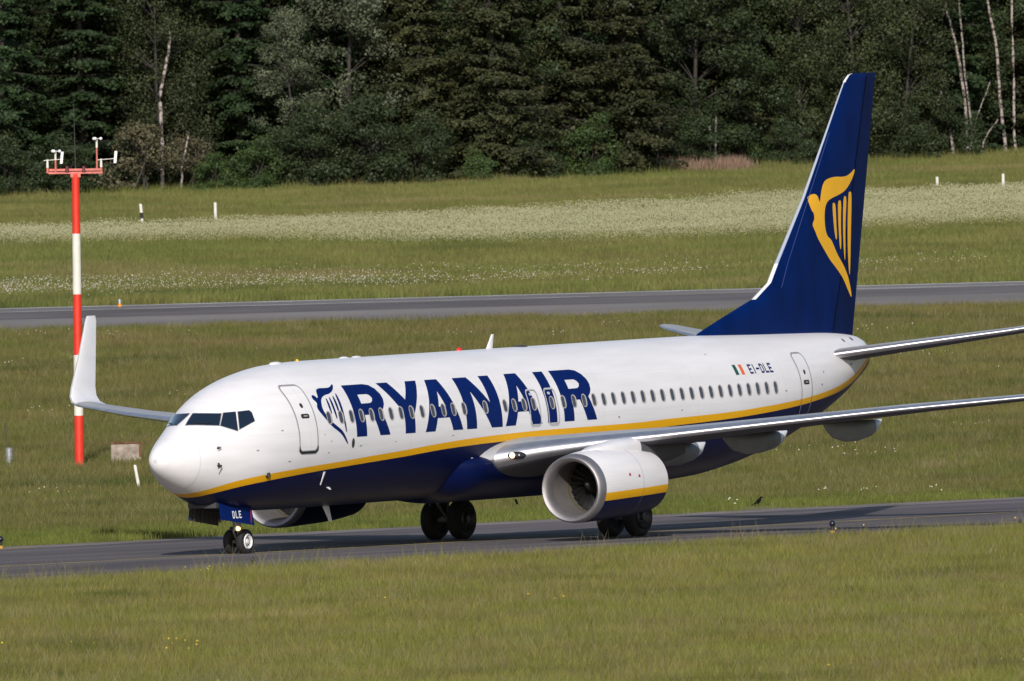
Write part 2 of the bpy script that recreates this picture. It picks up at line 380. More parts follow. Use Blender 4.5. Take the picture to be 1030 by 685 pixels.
# ------------------------------------------------------------------ grass
def tuft(name, n, hmin, hmax, width, spread, mt, lean=.35, heads=0, head_mt=None, headsize=.02):
    V, F, mi = [], [], []
    for i in range(n):
        x, y = rng.normal(0, spread, 2); a = rng.uniform(0, 2*math.pi); h = rng.uniform(hmin, hmax); l = lean*h*rng.uniform(.2, 1); b = rng.uniform(0, 2*math.pi)
        dx, dy = math.cos(a)*width/2, math.sin(a)*width/2; lx, ly = math.cos(b)*l, math.sin(b)*l; o = len(V)
        V += [(x-dx, y-dy, -.02), (x+dx, y+dy, -.02), (x+dx*.8+lx*.4, y+dy*.8+ly*.4, h*.6), (x-dx*.8+lx*.4, y-dy*.8+ly*.4, h*.6), (x+lx, y+ly, h)]
        F += [(o, o+1, o+2, o+3), (o+3, o+2, o+4)]; mi += [0, 0]
        if i < heads:
            o = len(V); s_ = headsize*rng.uniform(.6, 1.3); cx, cy, cz = x+lx, y+ly, h
            V += [(cx-s_, cy, cz), (cx, cy-s_, cz), (cx+s_, cy, cz), (cx, cy+s_, cz), (cx, cy, cz+s_), (cx, cy, cz-s_*.6)]
            for q in ((0, 1, 4), (1, 2, 4), (2, 3, 4), (3, 0, 4), (1, 0, 5), (2, 1, 5), (3, 2, 5), (0, 3, 5)): F.append(tuple(o+k for k in q)); mi.append(1)
    me = bpy.data.meshes.new(name); me.from_pydata(V, [], F); me.materials.append(mt)
    if head_mt: me.materials.append(head_mt)
    me.polygons.foreach_set('material_index', np.array(mi, dtype=np.int32)); me.update()
    return bpy.data.objects.new(name, me)      # only instanced, never linked on its own
def scatter(name, tufts, place, label, smin=.7, smax=1.3):
    """place: array [n, 3] of points; a geometry-node modifier puts a random tuft on every point"""
    c = bpy.data.collections.new(name+' sources')
    for t_ in tufts: c.objects.link(t_)
    me = bpy.data.meshes.new(name); me.vertices.add(len(place)); me.vertices.foreach_set('co', np.asarray(place, dtype=np.float32).reshape(-1)); me.update()
    ob = link(bpy.data.objects.new(name, me))
    ng_ = bpy.data.node_groups.new(name, 'GeometryNodeTree')
    ng_.interface.new_socket('Geometry', in_out='INPUT', socket_type='NodeSocketGeometry'); ng_.interface.new_socket('Geometry', in_out='OUTPUT', socket_type='NodeSocketGeometry')
    N = ng_.nodes; L = ng_.links
    gi = N.new('NodeGroupInput'); go = N.new('NodeGroupOutput'); ci = N.new('GeometryNodeCollectionInfo'); ci.inputs[0].default_value = c; ci.inputs[1].default_value = True; ci.inputs[2].default_value = True
    mp = N.new('GeometryNodeMeshToPoints'); ip = N.new('GeometryNodeInstanceOnPoints'); ip.inputs['Pick Instance'].default_value = True
    rv = N.new('FunctionNodeRandomValue'); rv.data_type = 'FLOAT_VECTOR'; rv.inputs[0].default_value = (0, 0, 0); rv.inputs[1].default_value = (0, 0, 6.283)
    rs = N.new('FunctionNodeRandomValue'); rs.data_type = 'FLOAT'; rs.inputs[2].default_value = smin; rs.inputs[3].default_value = smax
    L.new(gi.outputs[0], mp.inputs[0]); L.new(mp.outputs[0], ip.inputs['Points']); L.new(ci.outputs[0], ip.inputs['Instance'])
    L.new(rv.outputs[0], ip.inputs['Rotation']); L.new(rs.outputs[1], ip.inputs['Scale']); L.new(ip.outputs[0], go.inputs[0])
    mo = ob.modifiers.new('tufts', 'NODES'); mo.node_group = ng_
    tag(ob, label, kind='stuff'); return ob
def wlim(d): return d*.0275
def area(d0, d1, dens, keep=None):
    n = int(dens*(d1-d0)*2*wlim((d0+d1)/2)); d = np.sqrt(rng.uniform(d0*d0, d1*d1, n)); w = rng.uniform(-1, 1, n)*wlim(d)*1.05
    if d1-d0 > 60 and dens > .3:      # thinner cover carries on to both sides of the view
        n2 = int(dens*.5*(d1-d0)*2*(.07*(d0+d1)/2-wlim((d0+d1)/2))); da = np.sqrt(rng.uniform(d0*d0, d1*d1, n2)); wa = rng.uniform(wlim(da), .07*da)*rng.choice([-1, 1], n2)
        d = np.r_[d, da]; w = np.r_[w, wa]
    P = gw(d, w)
    if keep is not None: k = keep(P, d, w); P = P[k]
    return P
def patch(P, s, seed=0):   # cheap smooth noise for clumping
    x, y = P[:, 0]/s+seed, P[:, 1]/s-seed
    return (np.sin(x*1.3+np.sin(y*.7+seed))+np.sin(y*1.1+1.7*np.sin(x*.9))+np.sin((x+y)*.53+seed*2))/3
efi = lambda x: np.interp(x, [a for a, _ in EDGE_F], [b for _, b in EDGE_F])
eni = lambda x: np.interp(x, [a for a, _ in EDGE_N], [b for _, b in EDGE_N])
def blade_mat(name, stops, scale):
    Mt = ground_material(name, stops, scale, rough=.75)[0]; add_random(Mt, .68, 1.3); Mt.node_tree.nodes['Principled BSDF'].inputs['Subsurface Weight'].default_value = 0; return Mt
M['g_near'] = blade_mat('foreground grass', [(.080, .100, .018), (.182, .162, .042), (.138, .158, .028), (.218, .175, .062)], .11)
M['g_lush'] = blade_mat('lush verge grass', [(.075, .100, .020), (.135, .150, .032), (.105, .130, .026)], .3)
M['g_mid'] = blade_mat('middle meadow grass', [(.068, .086, .020), (.145, .125, .042), (.100, .114, .026), (.158, .128, .050)], .05)
M['g_far'] = blade_mat('far meadow grass', [(.086, .106, .026), (.162, .156, .050), (.118, .138, .033), (.180, .158, .062)], .035)
M['g_straw'] = blade_mat('dry grass stalks', [(.17, .14, .075), (.21, .175, .10)], .3)
M['petal'] = mat('white flower heads', (.62, .62, .50), .8)
M['petal_pink'] = mat('pale pink daisies', (.60, .54, .47), .8)
M['petal_yellow'] = mat('yellow flower heads', (.72, .52, .03), .8)
M['umbel'] = mat('cow parsley heads', (.43, .42, .25), .85)
near_t = [tuft('tuft', 80, .12, .33, .010, .34, M['g_near'], .6) for _ in range(5)]+[tuft('tuft', 50, .20, .45, .007, .36, M['g_straw'], .7)]
near_t2 = [tuft('tuft', 80, .14, .36, .010, .34, M['g_near'], .6) for _ in range(6)]
lush_t = [tuft('tuft', 80, .08, .26, .012, .34, M['g_lush'], .6) for _ in range(4)]
mid_t = [tuft('tuft', 80, .14, .38, .013, .48, M['g_mid'], .6) for _ in range(6)]+[tuft('tuft', 40, .2, .46, .009, .45, M['g_straw'], .7)]
far_t = [tuft('tuft', 80, .16, .40, .020, .6, M['g_far'], .6) for _ in range(5)]
umb_t = [tuft('tuft', 60, .28, .62, .020, .6, M['g_far'], .4, 46, M['umbel'], .023) for _ in range(4)]
dai_t = [tuft('tuft', 16, .2, .40, .02, .6, M['g_far'], .3, 8, M['petal_pink'], .026) for _ in range(3)]
yel_t = [tuft('tuft', 12, .25, .40, .012, .5, M['g_near'], .3, 3, M['petal_yellow'], .024) for _ in range(3)]
whi_t = [tuft('tuft', 12, .2, .34, .012, .12, M['g_near'], .3, 4, M['petal'], .024) for _ in range(2)]

def k_near(P, d, w): return P[:, 1] < eni(P[:, 0])-.9+rng.normal(0, .25, len(P))
A = area(462, 760, 3.4, k_near); e_ = A[:, 1]-eni(A[:, 0])
A = A[(e_ < -2.2) | (rng.random(len(A)) < .55)]
scatter('foreground_grass', near_t+near_t2[:3], A, 'rough yellow-green meadow grass in front of the taxiway')
def k_mid(P, d, w): return P[:, 1] > efi(P[:, 0])+.1+rng.normal(0, .3, len(P))
A = area(560, 800, 3.2, lambda P, d, w: k_mid(P, d, w) & (P[:, 1] < efi(P[:, 0])+26+6*patch(P, 9)) & (rng.random(len(P)) < np.clip(1.25-(P[:, 1]-efi(P[:, 0]))/28, .1, 1)))
cb = seen_at(762, 509.3); q = A[:, :2]-np.array([cb.x, cb.y]); dq = q[:, 0]*FH.x+q[:, 1]*FH.y; wq = q[:, 0]*RH.x+q[:, 1]*RH.y
A = A[~((np.abs(wq) < .9) & (dq < .6) & (dq > -14))]
scatter('verge_grass', lush_t, A, 'lush short green grass along the far taxiway edge', .7, 1.25)
A = area(620, DN-2, 1.5, lambda P, d, w: k_mid(P, d, w) & (P[:, 1] > efi(P[:, 0])+7+5*patch(P, 7, 2)))
scatter('middle_meadow', mid_t, A, 'brownish green meadow between the taxiway and the runway')
front_d = lambda w, d: np.interp(w/d*FPX+CX, [0, 515, 1030], [vc_to_d(188), vc_to_d(185), vc_to_d(172.5)])
A = area(DF+.8, vc_to_d(172)+8, .95, lambda P, d, w: d < front_d(w, d)+3)
scatter('far_meadow', far_t, A, 'green meadow rising from the runway to the wood')
def band(u_, lo, hi): return lo, hi
def k_umb(P, d, w):
    vc = 123+FPX*(CAM.z-hgt(d))/d; x = w/d*FPX
    lo = np.interp(x, [-505, -200, 0, 250, 525], [223, 221, 218, 211, 209])+2*patch(P, 14); hi = np.interp(x, [-505, -250, 0, 250, 525], [240, 243, 253, 250, 243])+3*patch(P, 10, 3)
    return (vc > lo) & (vc < hi) & (rng.random(len(P)) < np.clip(1.25-1.25*(np.abs(vc-(lo+hi)/2)/((hi-lo)/2))**2+.35*patch(P, 5)+.25*patch(P, 2, 5), .04, 1))
scatter('flowering_parsley_band', umb_t, area(1200, 1420, 1.7, k_umb), 'broad pale band of white flowering parsley in the meadow')
def k_dai(P, d, w):
    vc = 123+FPX*(CAM.z-hgt(d))/d; x = w/d*FPX
    return (vc > 270) & (vc < 292) & (rng.random(len(P)) < np.clip(.32-.0007*(x+100)+.45*patch(P, 3, 1), .02, .9)*np.exp(-((vc-282)/7)**2))
scatter('daisy_patches', dai_t, area(1120, 1220, 1.2, k_dai), 'scattered pale daisies just beyond the runway')
A = area(490, 700, .02, lambda P, d, w: k_near(P, d, w) & (patch(P, 5, 4) > .35)); B_ = area(640, 720, .35, lambda P, d, w: (patch(P, 3, 9) > .62) & k_mid(P, d, w))
scatter('yellow_meadow_flowers', yel_t, A, 'small yellow flowers in the foreground grass')
c0 = seen_at(855, 503); Wp = np.array([[c0.x+rng.normal(0, .35), c0.y+rng.normal(0, 1.5), 0] for _ in range(3)]); c0 = seen_at(734, 516); Wp = np.r_[Wp, [[c0.x+rng.normal(0, .1), c0.y+rng.normal(0, .6), 0] for _ in range(1)]]
scatter('white_clover_clumps', whi_t, Wp, 'small white flower clumps on the verge behind the jet')
A = area(900, 1060, .004)
scatter('meadow_daisies', dai_t, np.r_[A, area(790, 900, .003)], 'sparse white specks of flowers in the middle meadow')
edge_t = [tuft('tuft', 16, .35, .80, .010, .35, M['g_straw'], .6)]+[tuft('tuft', 22, .3, .62, .011, .35, M['g_near'], .6) for _ in range(2)]
A = area(560, 740, .5, lambda P, d, w: (P[:, 1] < eni(P[:, 0])-.4) & (P[:, 1] > eni(P[:, 0])-3.5) & (patch(P, 2.2, 6) > -.1))
scatter('verge_stalks', edge_t, A, 'wispy tall grass stalks leaning over the near taxiway edge')
# dry reeds at the foot of the wood
def k_reed(P, d, w):
    x = w/d*FPX+CX; return (x > 672) & (x < 760) & (rng.random(len(P)) < .9)
reed = [tuft('tuft', 40, .4, 1.0, .035, .3, mat('dry reed', (.24, .155, .11), .85, var=(.3, 1, (1, 1, 1))), .35) for _ in range(3)]
D_R = vc_to_d(180)
scatter('dry_reeds', reed, area(D_R-4, D_R+12, 3.0, k_reed), 'pinkish dry reeds at the foot of the wood left of the tail')
tall = [tuft('tuft', 60, .2, .65, .02, .45, M['g_far'], .6) for _ in range(3)]
scatter('wood_edge_grass', tall, area(vc_to_d(190), vc_to_d(171), 1.2, lambda P, d, w: np.abs(d-front_d(w, d)) < 4), 'long grass along the foot of the wood')


# ------------------------------------------------------------------ THE JET
jet = empty('passenger_jet', (0, 0, 0), (0, -.012, 0))
tag(jet, 'white twin-engine airliner with navy belly, yellow stripe and blue tail, rolling along the taxiway', 'airliner')
def foil(x, tc): return 5*tc*(.2969*np.sqrt(x)-.126*x-.3516*x**2+.2843*x**3-.1036*x**4)
XF = np.r_[0, .003, .01, .025, .05, .08, .12, .18, .26, .35, .45, .55, .65, .75, .85, .93, 1.]
def loft(name, st, mats, parent, midx=None, xf=XF, cam_=0.02, caps=True):
    """st: (LE xyz, chord, thickness ratio, normal) ; the chord runs aft and drops a little (incidence)"""
    P = []
    for le, c, tc, n, inc in st:
        le = np.array(le, float); n = np.array(n, float); n /= np.linalg.norm(n)
        up = [le+np.array((x*c, 0, 0))+n*(foil(x, tc)*c+cam_*c*math.sin(math.pi*x)*.6-inc*x*c) for x in xf[::-1]]
        lo = [le+np.array((x*c, 0, 0))+n*(-foil(x, tc)*c+cam_*c*math.sin(math.pi*x)*.6-inc*x*c) for x in xf[1:]]
        P.append(up+lo)
    return grid_mesh(name, P, mats, parent, closed=True, caps=caps, midx=midx)
NX = len(XF)
def xcell(j):   # chord fraction index of a cell and whether it is on the underside
    return (NX-2-j, 0) if j < NX-1 else (j-(NX-1), 1)

# --- fuselage
ss = np.unique(np.r_[np.linspace(0, 1, 34)**2*7.5, np.arange(7.5, 26, .4), np.linspace(26, 37.60, 50)])
ph = np.linspace(0, 2*math.pi, 121)[:-1]
Sg, Pg = np.meshgrid(ss, ph, indexing='ij'); P = surf(Sg, Pg)
fus = grid_mesh('fuselage', P, M['livery'], jet, closed=True, attrs=livery_attrs(P))
# auxiliary power unit exhaust
bm = bmesh.new(); tube(bm, (37.50, 0, ZC+1.15), (37.68, 0, ZC+1.16), .17, .15, 20); bm_obj('tail_exhaust', bm, M['titan'], jet, True)

# --- wing to body fairing
def fairing_loft():
    P = []
    for s in np.linspace(11.8, 24.6, 48):
        t = (s-11.8)/12.8; e = max(0., math.sin(math.pi*min(1, max(0, t))))**.8; q = min(1., t/.17); e = q*q*(3-2*q) if t < .5 else min(1., e*1.25)
        w = .75+1.22*e; hb = .40+.50*e; zc_ = 1.80
        row = []
        for j in range(48):
            a = 2*math.pi*j/48; c, q = math.cos(a), math.sin(a); ex = 2/2.7
            ex = .95; row.append((s, -w*math.copysign(abs(q)**ex, q), 2.0+(hb*1.17 if c < 0 else hb*.45)*math.copysign(abs(c)**ex, c)))
        P.append(row)
    return P
grid_mesh('belly_fairing', fairing_loft(), M['navy'], jet, closed=True, caps=True)

# --- lettering on the port side, traced in (station, height)
R1 = [[(7.35,4.41),(8.45,4.41),(8.72,4.375),(8.92,4.27),(9.05,4.12),(9.08,3.98),(9.03,3.84),(8.93,3.73),(8.80,3.655),(9.11,3.0),(8.59,3.0),(8.31,3.58),(7.90,3.58),(7.90,3.0),(7.37,3.0)],
      [(7.89,4.14),(8.36,4.14),(8.48,4.10),(8.54,4.02),(8.48,3.94),(8.36,3.895),(7.89,3.89)]]
Yl = [[(9.15,4.41),(9.72,4.41),(10.19,3.92),(10.66,4.41),(11.22,4.41),(10.45,3.5),(10.42,3.0),(9.90,3.0),(9.92,3.56)]]
A1 = [[(11.68,4.41),(12.31,4.41),(12.92,3.0),(12.40,3.0),(12.25,3.36),(11.63,3.36),(11.46,3.0),(10.95,3.0)],[(11.99,4.09),(12.16,3.67),(11.80,3.67)]]
Nl = [[(13.13,4.41),(13.86,4.41),(14.50,3.69),(14.51,4.42),(15.03,4.42),(15.00,3.0),(14.43,3.0),(13.67,4.02),(13.65,3.0),(13.12,3.0)]]
A2 = [[(15.89,4.43),(16.51,4.43),(17.11,3.01),(16.59,3.01),(16.43,3.38),(15.86,3.38),(15.69,3.01),(15.16,3.01)],[(16.19,4.10),(16.35,3.66),(15.99,3.66)]]
Il = [[(17.41,4.43),(17.92,4.43),(17.91,3.02),(17.41,3.02)]]
R2 = [[(a+10.92, b+.025) for a, b in lp] for lp in R1]
lett = decals('title_lettering', [R1, Yl, A1, Nl, A2, Il, R2], M['decal_blue'], jet, lambda a, b: side(a, b, .005))
lett['label'] = 'large blue capital lettering over the windows'
HB = [(6.02,4.33),(6.21,4.38),(6.52,4.37),(6.75,4.38),(6.98,4.47),(6.99,4.43),(6.82,4.3),(6.56,4.21),(6.31,4.19),(6.09,4.12),(5.97,4.01),(5.9,3.82),(5.98,3.66),(6.14,3.49),(6.43,3.32),(6.67,3.19),(6.83,2.99),(6.95,2.81),(6.87,2.84),(6.63,3.08),(6.41,3.21),(6.17,3.32),(5.93,3.53),(5.74,3.73),(5.66,3.86),(5.76,3.98),(5.72,4.03),(5.65,4.10),(5.67,4.19),(5.76,4.21),(5.85,4.16),(5.87,4.10),(5.95,4.17)]
H1 = [(6.25,4.1),(6.31,4.1),(6.32,3.84),(6.29,3.65),(6.25,3.68),(6.22,3.87)]
H2 = [(6.42,4.13),(6.49,4.11),(6.5,3.83),(6.5,3.51),(6.44,3.53),(6.39,3.84)]
H3 = [(6.62,4.16),(6.69,4.14),(6.69,3.86),(6.66,3.51),(6.62,3.57),(6.58,3.89)]
H4 = [(6.80,4.21),(6.88,4.21),(6.88,3.91),(6.85,3.5),(6.88,3.12),(6.81,3.18),(6.77,3.54),(6.76,3.85)]
decals('harp_emblem', [[smooth_loop(q, 2)] for q in (HB, H1, H2, H3, H4)], M['decal_blue'], jet, lambda a, b: side(a, b, .005), .06)
# registration, flag
def glyph(ch, x, z, w, h, k):
    r = lambda a, b, c, d: [(x+a, z+c), (x+b, z+c), (x+b, z+d), (x+a, z+d)]
    if ch == 'E': return [[[(x,z),(x+w,z),(x+w,z+k),(x+k,z+k),(x+k,z+(h-k)/2),(x+w*.85,z+(h-k)/2),(x+w*.85,z+(h+k)/2),(x+k,z+(h+k)/2),(x+k,z+h-k),(x+w,z+h-k),(x+w,z+h),(x,z+h)]]]
    if ch == 'I': return [[r(w/2-k/2, w/2+k/2, 0, h)]]
    if ch == '-': return [[r(.05*w, .95*w, (h-k)/2, (h+k)/2)]]
    if ch == 'L': return [[[(x,z),(x+w,z),(x+w,z+k),(x+k,z+k),(x+k,z+h),(x,z+h)]]]
    if ch == 'D': return [[[(x,z),(x+w*.7,z),(x+w,z+h*.2),(x+w,z+h*.8),(x+w*.7,z+h),(x,z+h)],[(x+k,z+k),(x+w*.65,z+k),(x+w-k,z+h*.26),(x+w-k,z+h*.74),(x+w*.65,z+h-k),(x+k,z+h-k)]]]
def text(tx, x, z, w, h, k, gap, narrow=.6):
    out = []
    for ch in tx:
        ww = w*(narrow if ch in 'I' else 1); out += glyph(ch, x, z, ww, h, k); x += ww+gap
    return out
decals('registration_lettering', text('EI-DLE', 28.78, 3.99, .19, .265, .05, .055), M['decal_blue'], jet, lambda a, b: side(a, b, .005))
fl = decals('flag_marking', [[[(27.95,3.985),(28.13,3.985),(28.13,4.265),(27.95,4.265)]]], M['flag_green'], jet, lambda a, b: side(a, b, .005))
decals('flag_band', [[[(28.29,3.985),(28.46,3.985),(28.46,4.265),(28.29,4.265)]]], M['flag_orange'], fl, lambda a, b: side(a, b, .005))

# --- doors
def door(name, s0, s1, z0, z1, label=None, hs=None, kick=True):
    r_ = .16; o = round_rect(s0, s1, z0, z1, r_, 4)
    dd = decals(name, [[o]], M['livery'], jet, lambda a, b: side(a, b, .014), .12)
    if label: dd['label'] = label
    decals('door_seal', [ring(round_rect(s0-.022, s1+.022, z0-.022, z1+.022, r_+.02, 4), .045)], M['seal'], dd, lambda a, b: side(a, b, .016), .12)
    cs = (s0+s1)/2
    h = decals('door_handle', [[round_rect(cs-.19, cs+.17, 3.59, 3.71, .05, 3)]], M['black'], dd, lambda a, b: side(a, b, .022), .12)
    decals('handle_lever', [[round_rect(cs-.09, cs+.09, 3.635, 3.665, .012, 2)]], M['frame'], dd, lambda a, b: side(a, b, .03), .12)
    decals('door_window', [ [round_rect(cs-.07, cs+.05, 3.87, 4.0, .055, 4)]], M['black'], dd, lambda a, b: side(a, b, .022), .12)
    if kick:
        decals('scuff_plate', [[[(s0-.03, z0+.14), (s0-.03, z0+.02), (s0+.08, z0-.06), (s1-.08, z0-.06), (s1+.03, z0+.02), (s1+.03, z0+.14), (s1-.02, z0+.14), (s1-.02, z0+.06), (s1-.1, z0), (s0+.1, z0), (s0+.02, z0+.06), (s0+.02, z0+.14)]]], M['black'], dd, lambda a, b: side(a, b, .024), .12)
    return dd
door('front_door', 4.58, 5.42, 2.70, 4.49)
door('rear_door', 31.58, 32.27, 2.70, 4.47, kick=False)
for s0 in (16.47, 17.44):
    o = round_rect(s0, s0+.60, 2.94, 3.98, .14, 4)
    e = decals('overwing_exit', [ring(o, .035)], M['edge'], jet, lambda a, b: side(a, b, .012), .12)
    decals('exit_seal', [ring(round_rect(s0+.035, s0+.565, 2.975, 3.945, .12, 4), .018)], M['seal'], e, lambda a, b: side(a, b, .010), .12)
    decals('exit_handle', [[round_rect(s0+.16, s0+.30, 3.80, 3.87, .02, 2)]], M['edge'], e, lambda a, b: side(a, b, .014), .12)
# --- cabin windows
WS = [6.10,6.68,7.21,7.72,8.25,8.75,9.26,9.78,10.33,10.88,11.45,12.00,12.52,13.08,14.2,15.25,15.73,16.25,16.76,17.73,18.34,18.91,19.45,19.98]+[20.5+.5270*k for k in range(19)]
for s0 in WS:
    o = round_rect(s0-.13, s0+.13, 3.385, 3.755, .128, 5)
    w = decals('cabin_window', [[o]], M['frame'], jet, lambda a, b: side(a, b, .012), .2)
    decals('window_pane', [[round_rect(s0-.105, s0+.055, 3.412, 3.725, .078, 5)]], M['pane'], w, lambda a, b: side(a, b, .017), .2)  # pane sits forward; pale frame left behind it imitates the sunlit reveal
# --- flight deck windows, corners in (station, angle from the crown towards port)
def quadgrid(c, n=8, off=.008, inset=0.):
    c = np.array(c, float); ce = c.mean(0); c = ce+(c-ce)*(1-inset)
    u, v = np.meshgrid(np.linspace(0, 1, n), np.linspace(0, 1, n), indexing='ij')
    q = (1-u)[..., None]*((1-v)[..., None]*c[0]+v[..., None]*c[1])+u[..., None]*((1-v)[..., None]*c[3]+v[..., None]*c[2])
    return surf(q[..., 0], q[..., 1], off)
WIN = [[(1.365, 0.155), (1.469, 0.123), (1.575, 0.096), (1.683, 0.075), (1.794, 0.058), (1.903, 0.045), (1.93, 0.189), (1.986, 0.314), (2.062, 0.426), (2.154, 0.526), (2.261, 0.614), (2.197, 0.651), (2.135, 0.689), (2.075, 0.727), (2.017, 0.767), (1.96, 0.809), (1.82, 0.719), (1.683, 0.615), (1.558, 0.487), (1.45, 0.336)], [(1.986, 0.83), (2.048, 0.787), (2.111, 0.747), (2.176, 0.708), (2.244, 0.67), (2.314, 0.632), (2.371, 0.662), (2.431, 0.69), (2.494, 0.717), (2.56, 0.741), (2.628, 0.763), (2.56, 0.835), (2.501, 0.906), (2.451, 0.978), (2.409, 1.05), (2.373, 1.122), (2.286, 1.071), (2.204, 1.016), (2.126, 0.958), (2.054, 0.896)], [(2.434, 1.107), (2.471, 1.042), (2.514, 0.977), (2.564, 0.913), (2.621, 0.848), (2.685, 0.783), (2.752, 0.8), (2.819, 0.816), (2.888, 0.832), (2.958, 0.846), (3.029, 0.86), (3.035, 0.871), (3.042, 0.883), (3.049, 0.894), (3.056, 0.905), (3.063, 0.916), (3.05, 0.948), (3.038, 0.979), (3.029, 1.011), (3.021, 1.043), (3.015, 1.074), (2.895, 1.082), (2.778, 1.089), (2.661, 1.096), (2.546, 1.102)]]
for sg in (1, -1):
    for c in WIN:
        cc = np.array(c)*np.array([1, sg]); ce = cc.mean(0); out = ce+(cc-ce)*np.array([1.05, 1.05])
        g = decals('flight_deck_window', [[[tuple(q) for q in cc]]], M['glass'], jet, lambda p, q: surf(p, q, .016), .08)
        decals('window_surround', [[[tuple(q) for q in out]]], M['seal'], g, lambda p, q: surf(p, q, .009), .08)
# wipers
for c0, c1 in (((1.48, .36), (1.86, .66)), ((1.48, -.36), (1.86, -.66))):
    bm = bmesh.new(); a, b = surf(c0[0], c0[1], .05), surf(c1[0], c1[1], .04); tube(bm, a, b, .012, .009, 6); bm_obj('wiper', bm, M['black'], jet)
# probes, vanes, small ports
def blob(name, s, z, mt, ln=.16, r=.03, dz=-.02):
    bm = bmesh.new(); p = side(s, z, 0); q = side(s, z, .10)
    bmesh.ops.create_uvsphere(bm, u_segments=12, v_segments=8, radius=1, matrix=Matrix.Translation(Vector(p)) @ Matrix.Diagonal((r*1.6, r*.8, r*1.6, 1)))
    tube(bm, p, q, r*.7, r*.5, 8); tube(bm, q, (q[0]-ln, q[1], q[2]+dz), r*.45, r*.3, 8); return bm_obj(name, bm, mt, jet, True)
blob('pitot_probe', 1.62, 2.92, M['titan']); blob('pitot_probe', 1.60, 2.46, M['titan'], .18, .04, -.08); blob('sensor_vane', 3.41, 2.11, M['titan'], .05, .05, .12)
def disc(name, s, z, a, b, mt):
    return decals(name, [[[(s+a*math.cos(t), z+b*math.sin(t)) for t in np.linspace(0, 2*math.pi, 17)[:-1]]]], mt, jet, lambda p, q: side(p, q, .006), .2)
disc('outflow_port', 7.19, 2.84, .075, .135, M['hub_dark'])
disc('static_port', 6.1, 2.93, .02, .025, M['seal']); disc('static_port', 5.78, 3.12, .035, .012, M['pink']); disc('static_port', 33.0, 3.55, .05, .03, M['seal']); disc('static_port', 34.6, 4.35, .05, .09, M['black'])
M['radome_line'] = mat('radome joint filler', (.66, .65, .67), .5)
for s_, z_, a_, b_ in ((3.9, 3.3, .05, .02), (6.0, 2.62, .04, .015), (7.6, 2.75, .05, .02), (9.4, 2.80, .04, .012), (12.4, 2.86, .05, .015), (21.2, 3.05, .06, .02), (24.6, 3.12, .05, .015), (27.0, 4.6, .05, .012), (30.6, 3.45, .06, .02), (33.2, 3.9, .04, .03), (2.9, 2.8, .05, .02), (4.2, 2.45, .06, .015)): disc('service_marking', s_, z_, a_, b_, M['seal'])
decals('radome_joint', [[[(1.02+a*.012, b) for a, b in [(-1, t) for t in np.linspace(.5, 2.9, 30)]+[(1, t) for t in np.linspace(2.9, .5, 30)]]]], M['radome_line'], jet, lambda p, q: surf(p, q, .004), .2)
disc('static_port', 35.6, 4.72, .05, .05, M['black']); disc('static_port', 36.3, 4.74, .07, .05, M['black']); disc('static_port', 35.3, 4.05, .08, .03, M['seal'])
# antennas
def blade(name, base, top, chord, tchord, thick, mt):
    bm = bmesh.new(); b = Vector(base); t = Vector(top); d = (t-b).normalized(); sx = Vector((1, 0, 0)); n = d.cross(sx).normalized(); vs = []
    for o, c, th in ((b, chord, thick), (t, tchord, thick*.5)):
        vs.append([bm.verts.new(o+sx*(c*x)+n*(th*y)) for x, y in ((0, 0), (.2, .5), (.6, .5), (1, 0), (.6, -.5), (.2, -.5))])
    for i in range(6): bm.faces.new((vs[0][i], vs[0][(i+1) % 6], vs[1][(i+1) % 6], vs[1][i]))
    bm.faces.new(vs[0][::-1]); bm.faces.new(vs[1]); return bm_obj(name, bm, mt, jet)
blade('blade_antenna', (17.30, 0, 5.08), (17.62, 0, 5.50), .36, .14, .06, M['white'])
blade('blade_antenna', (8.45, 0, 1.13), (8.80, 0, .66), .36, .16, .06, M['white'])
blade('drain_mast', side(6.02, 2.10, 0), side(5.95, 1.82, .12), .12, .06, .03, M['white'])
blade('drain_mast', side(6.62, 1.66, 0), side(6.74, 1.64, .07), .18, .10, .03, M['white'])
blade('drain_mast', side(13.6, 2.2, 0), side(13.7, 2.12, .06), .14, .06, .03, M['edge'])
blade('drain_mast', (16.6, -1.2, .95), (16.7, -1.2, .80), .14, .10, .04, M['black'])
def dome(name, s, y, l, w, h, mt):
    bm = bmesh.new(); t, b, ww = sec(s); z = ZC+float(t)-.01-y*y*.25
    bmesh.ops.create_uvsphere(bm, u_segments=20, v_segments=12, radius=1, matrix=Matrix.Translation((s, y, z)) @ Matrix.Diagonal((l, w, h, 1))); return bm_obj(name, bm, mt, jet, True)
dome('navigation_antenna', 6.3, 0, .28, .12, .07, M['white']); dome('navigation_antenna', 9.85, 0, .22, .1, .05, M['white']); dome('navigation_antenna', 10.5, 0, .22, .1, .05, M['white'])
dome('beacon_light', 15.9, 0, .10, .08, .10, mat('beacon lens red', (.7, .02, .02), .25)); dome('anti_ice_light', 7.42, 0, .05, .05, .07, M['yellow']); dome('satellite_antenna', 19.1, 0, .30, .2, .06, M['bay'])

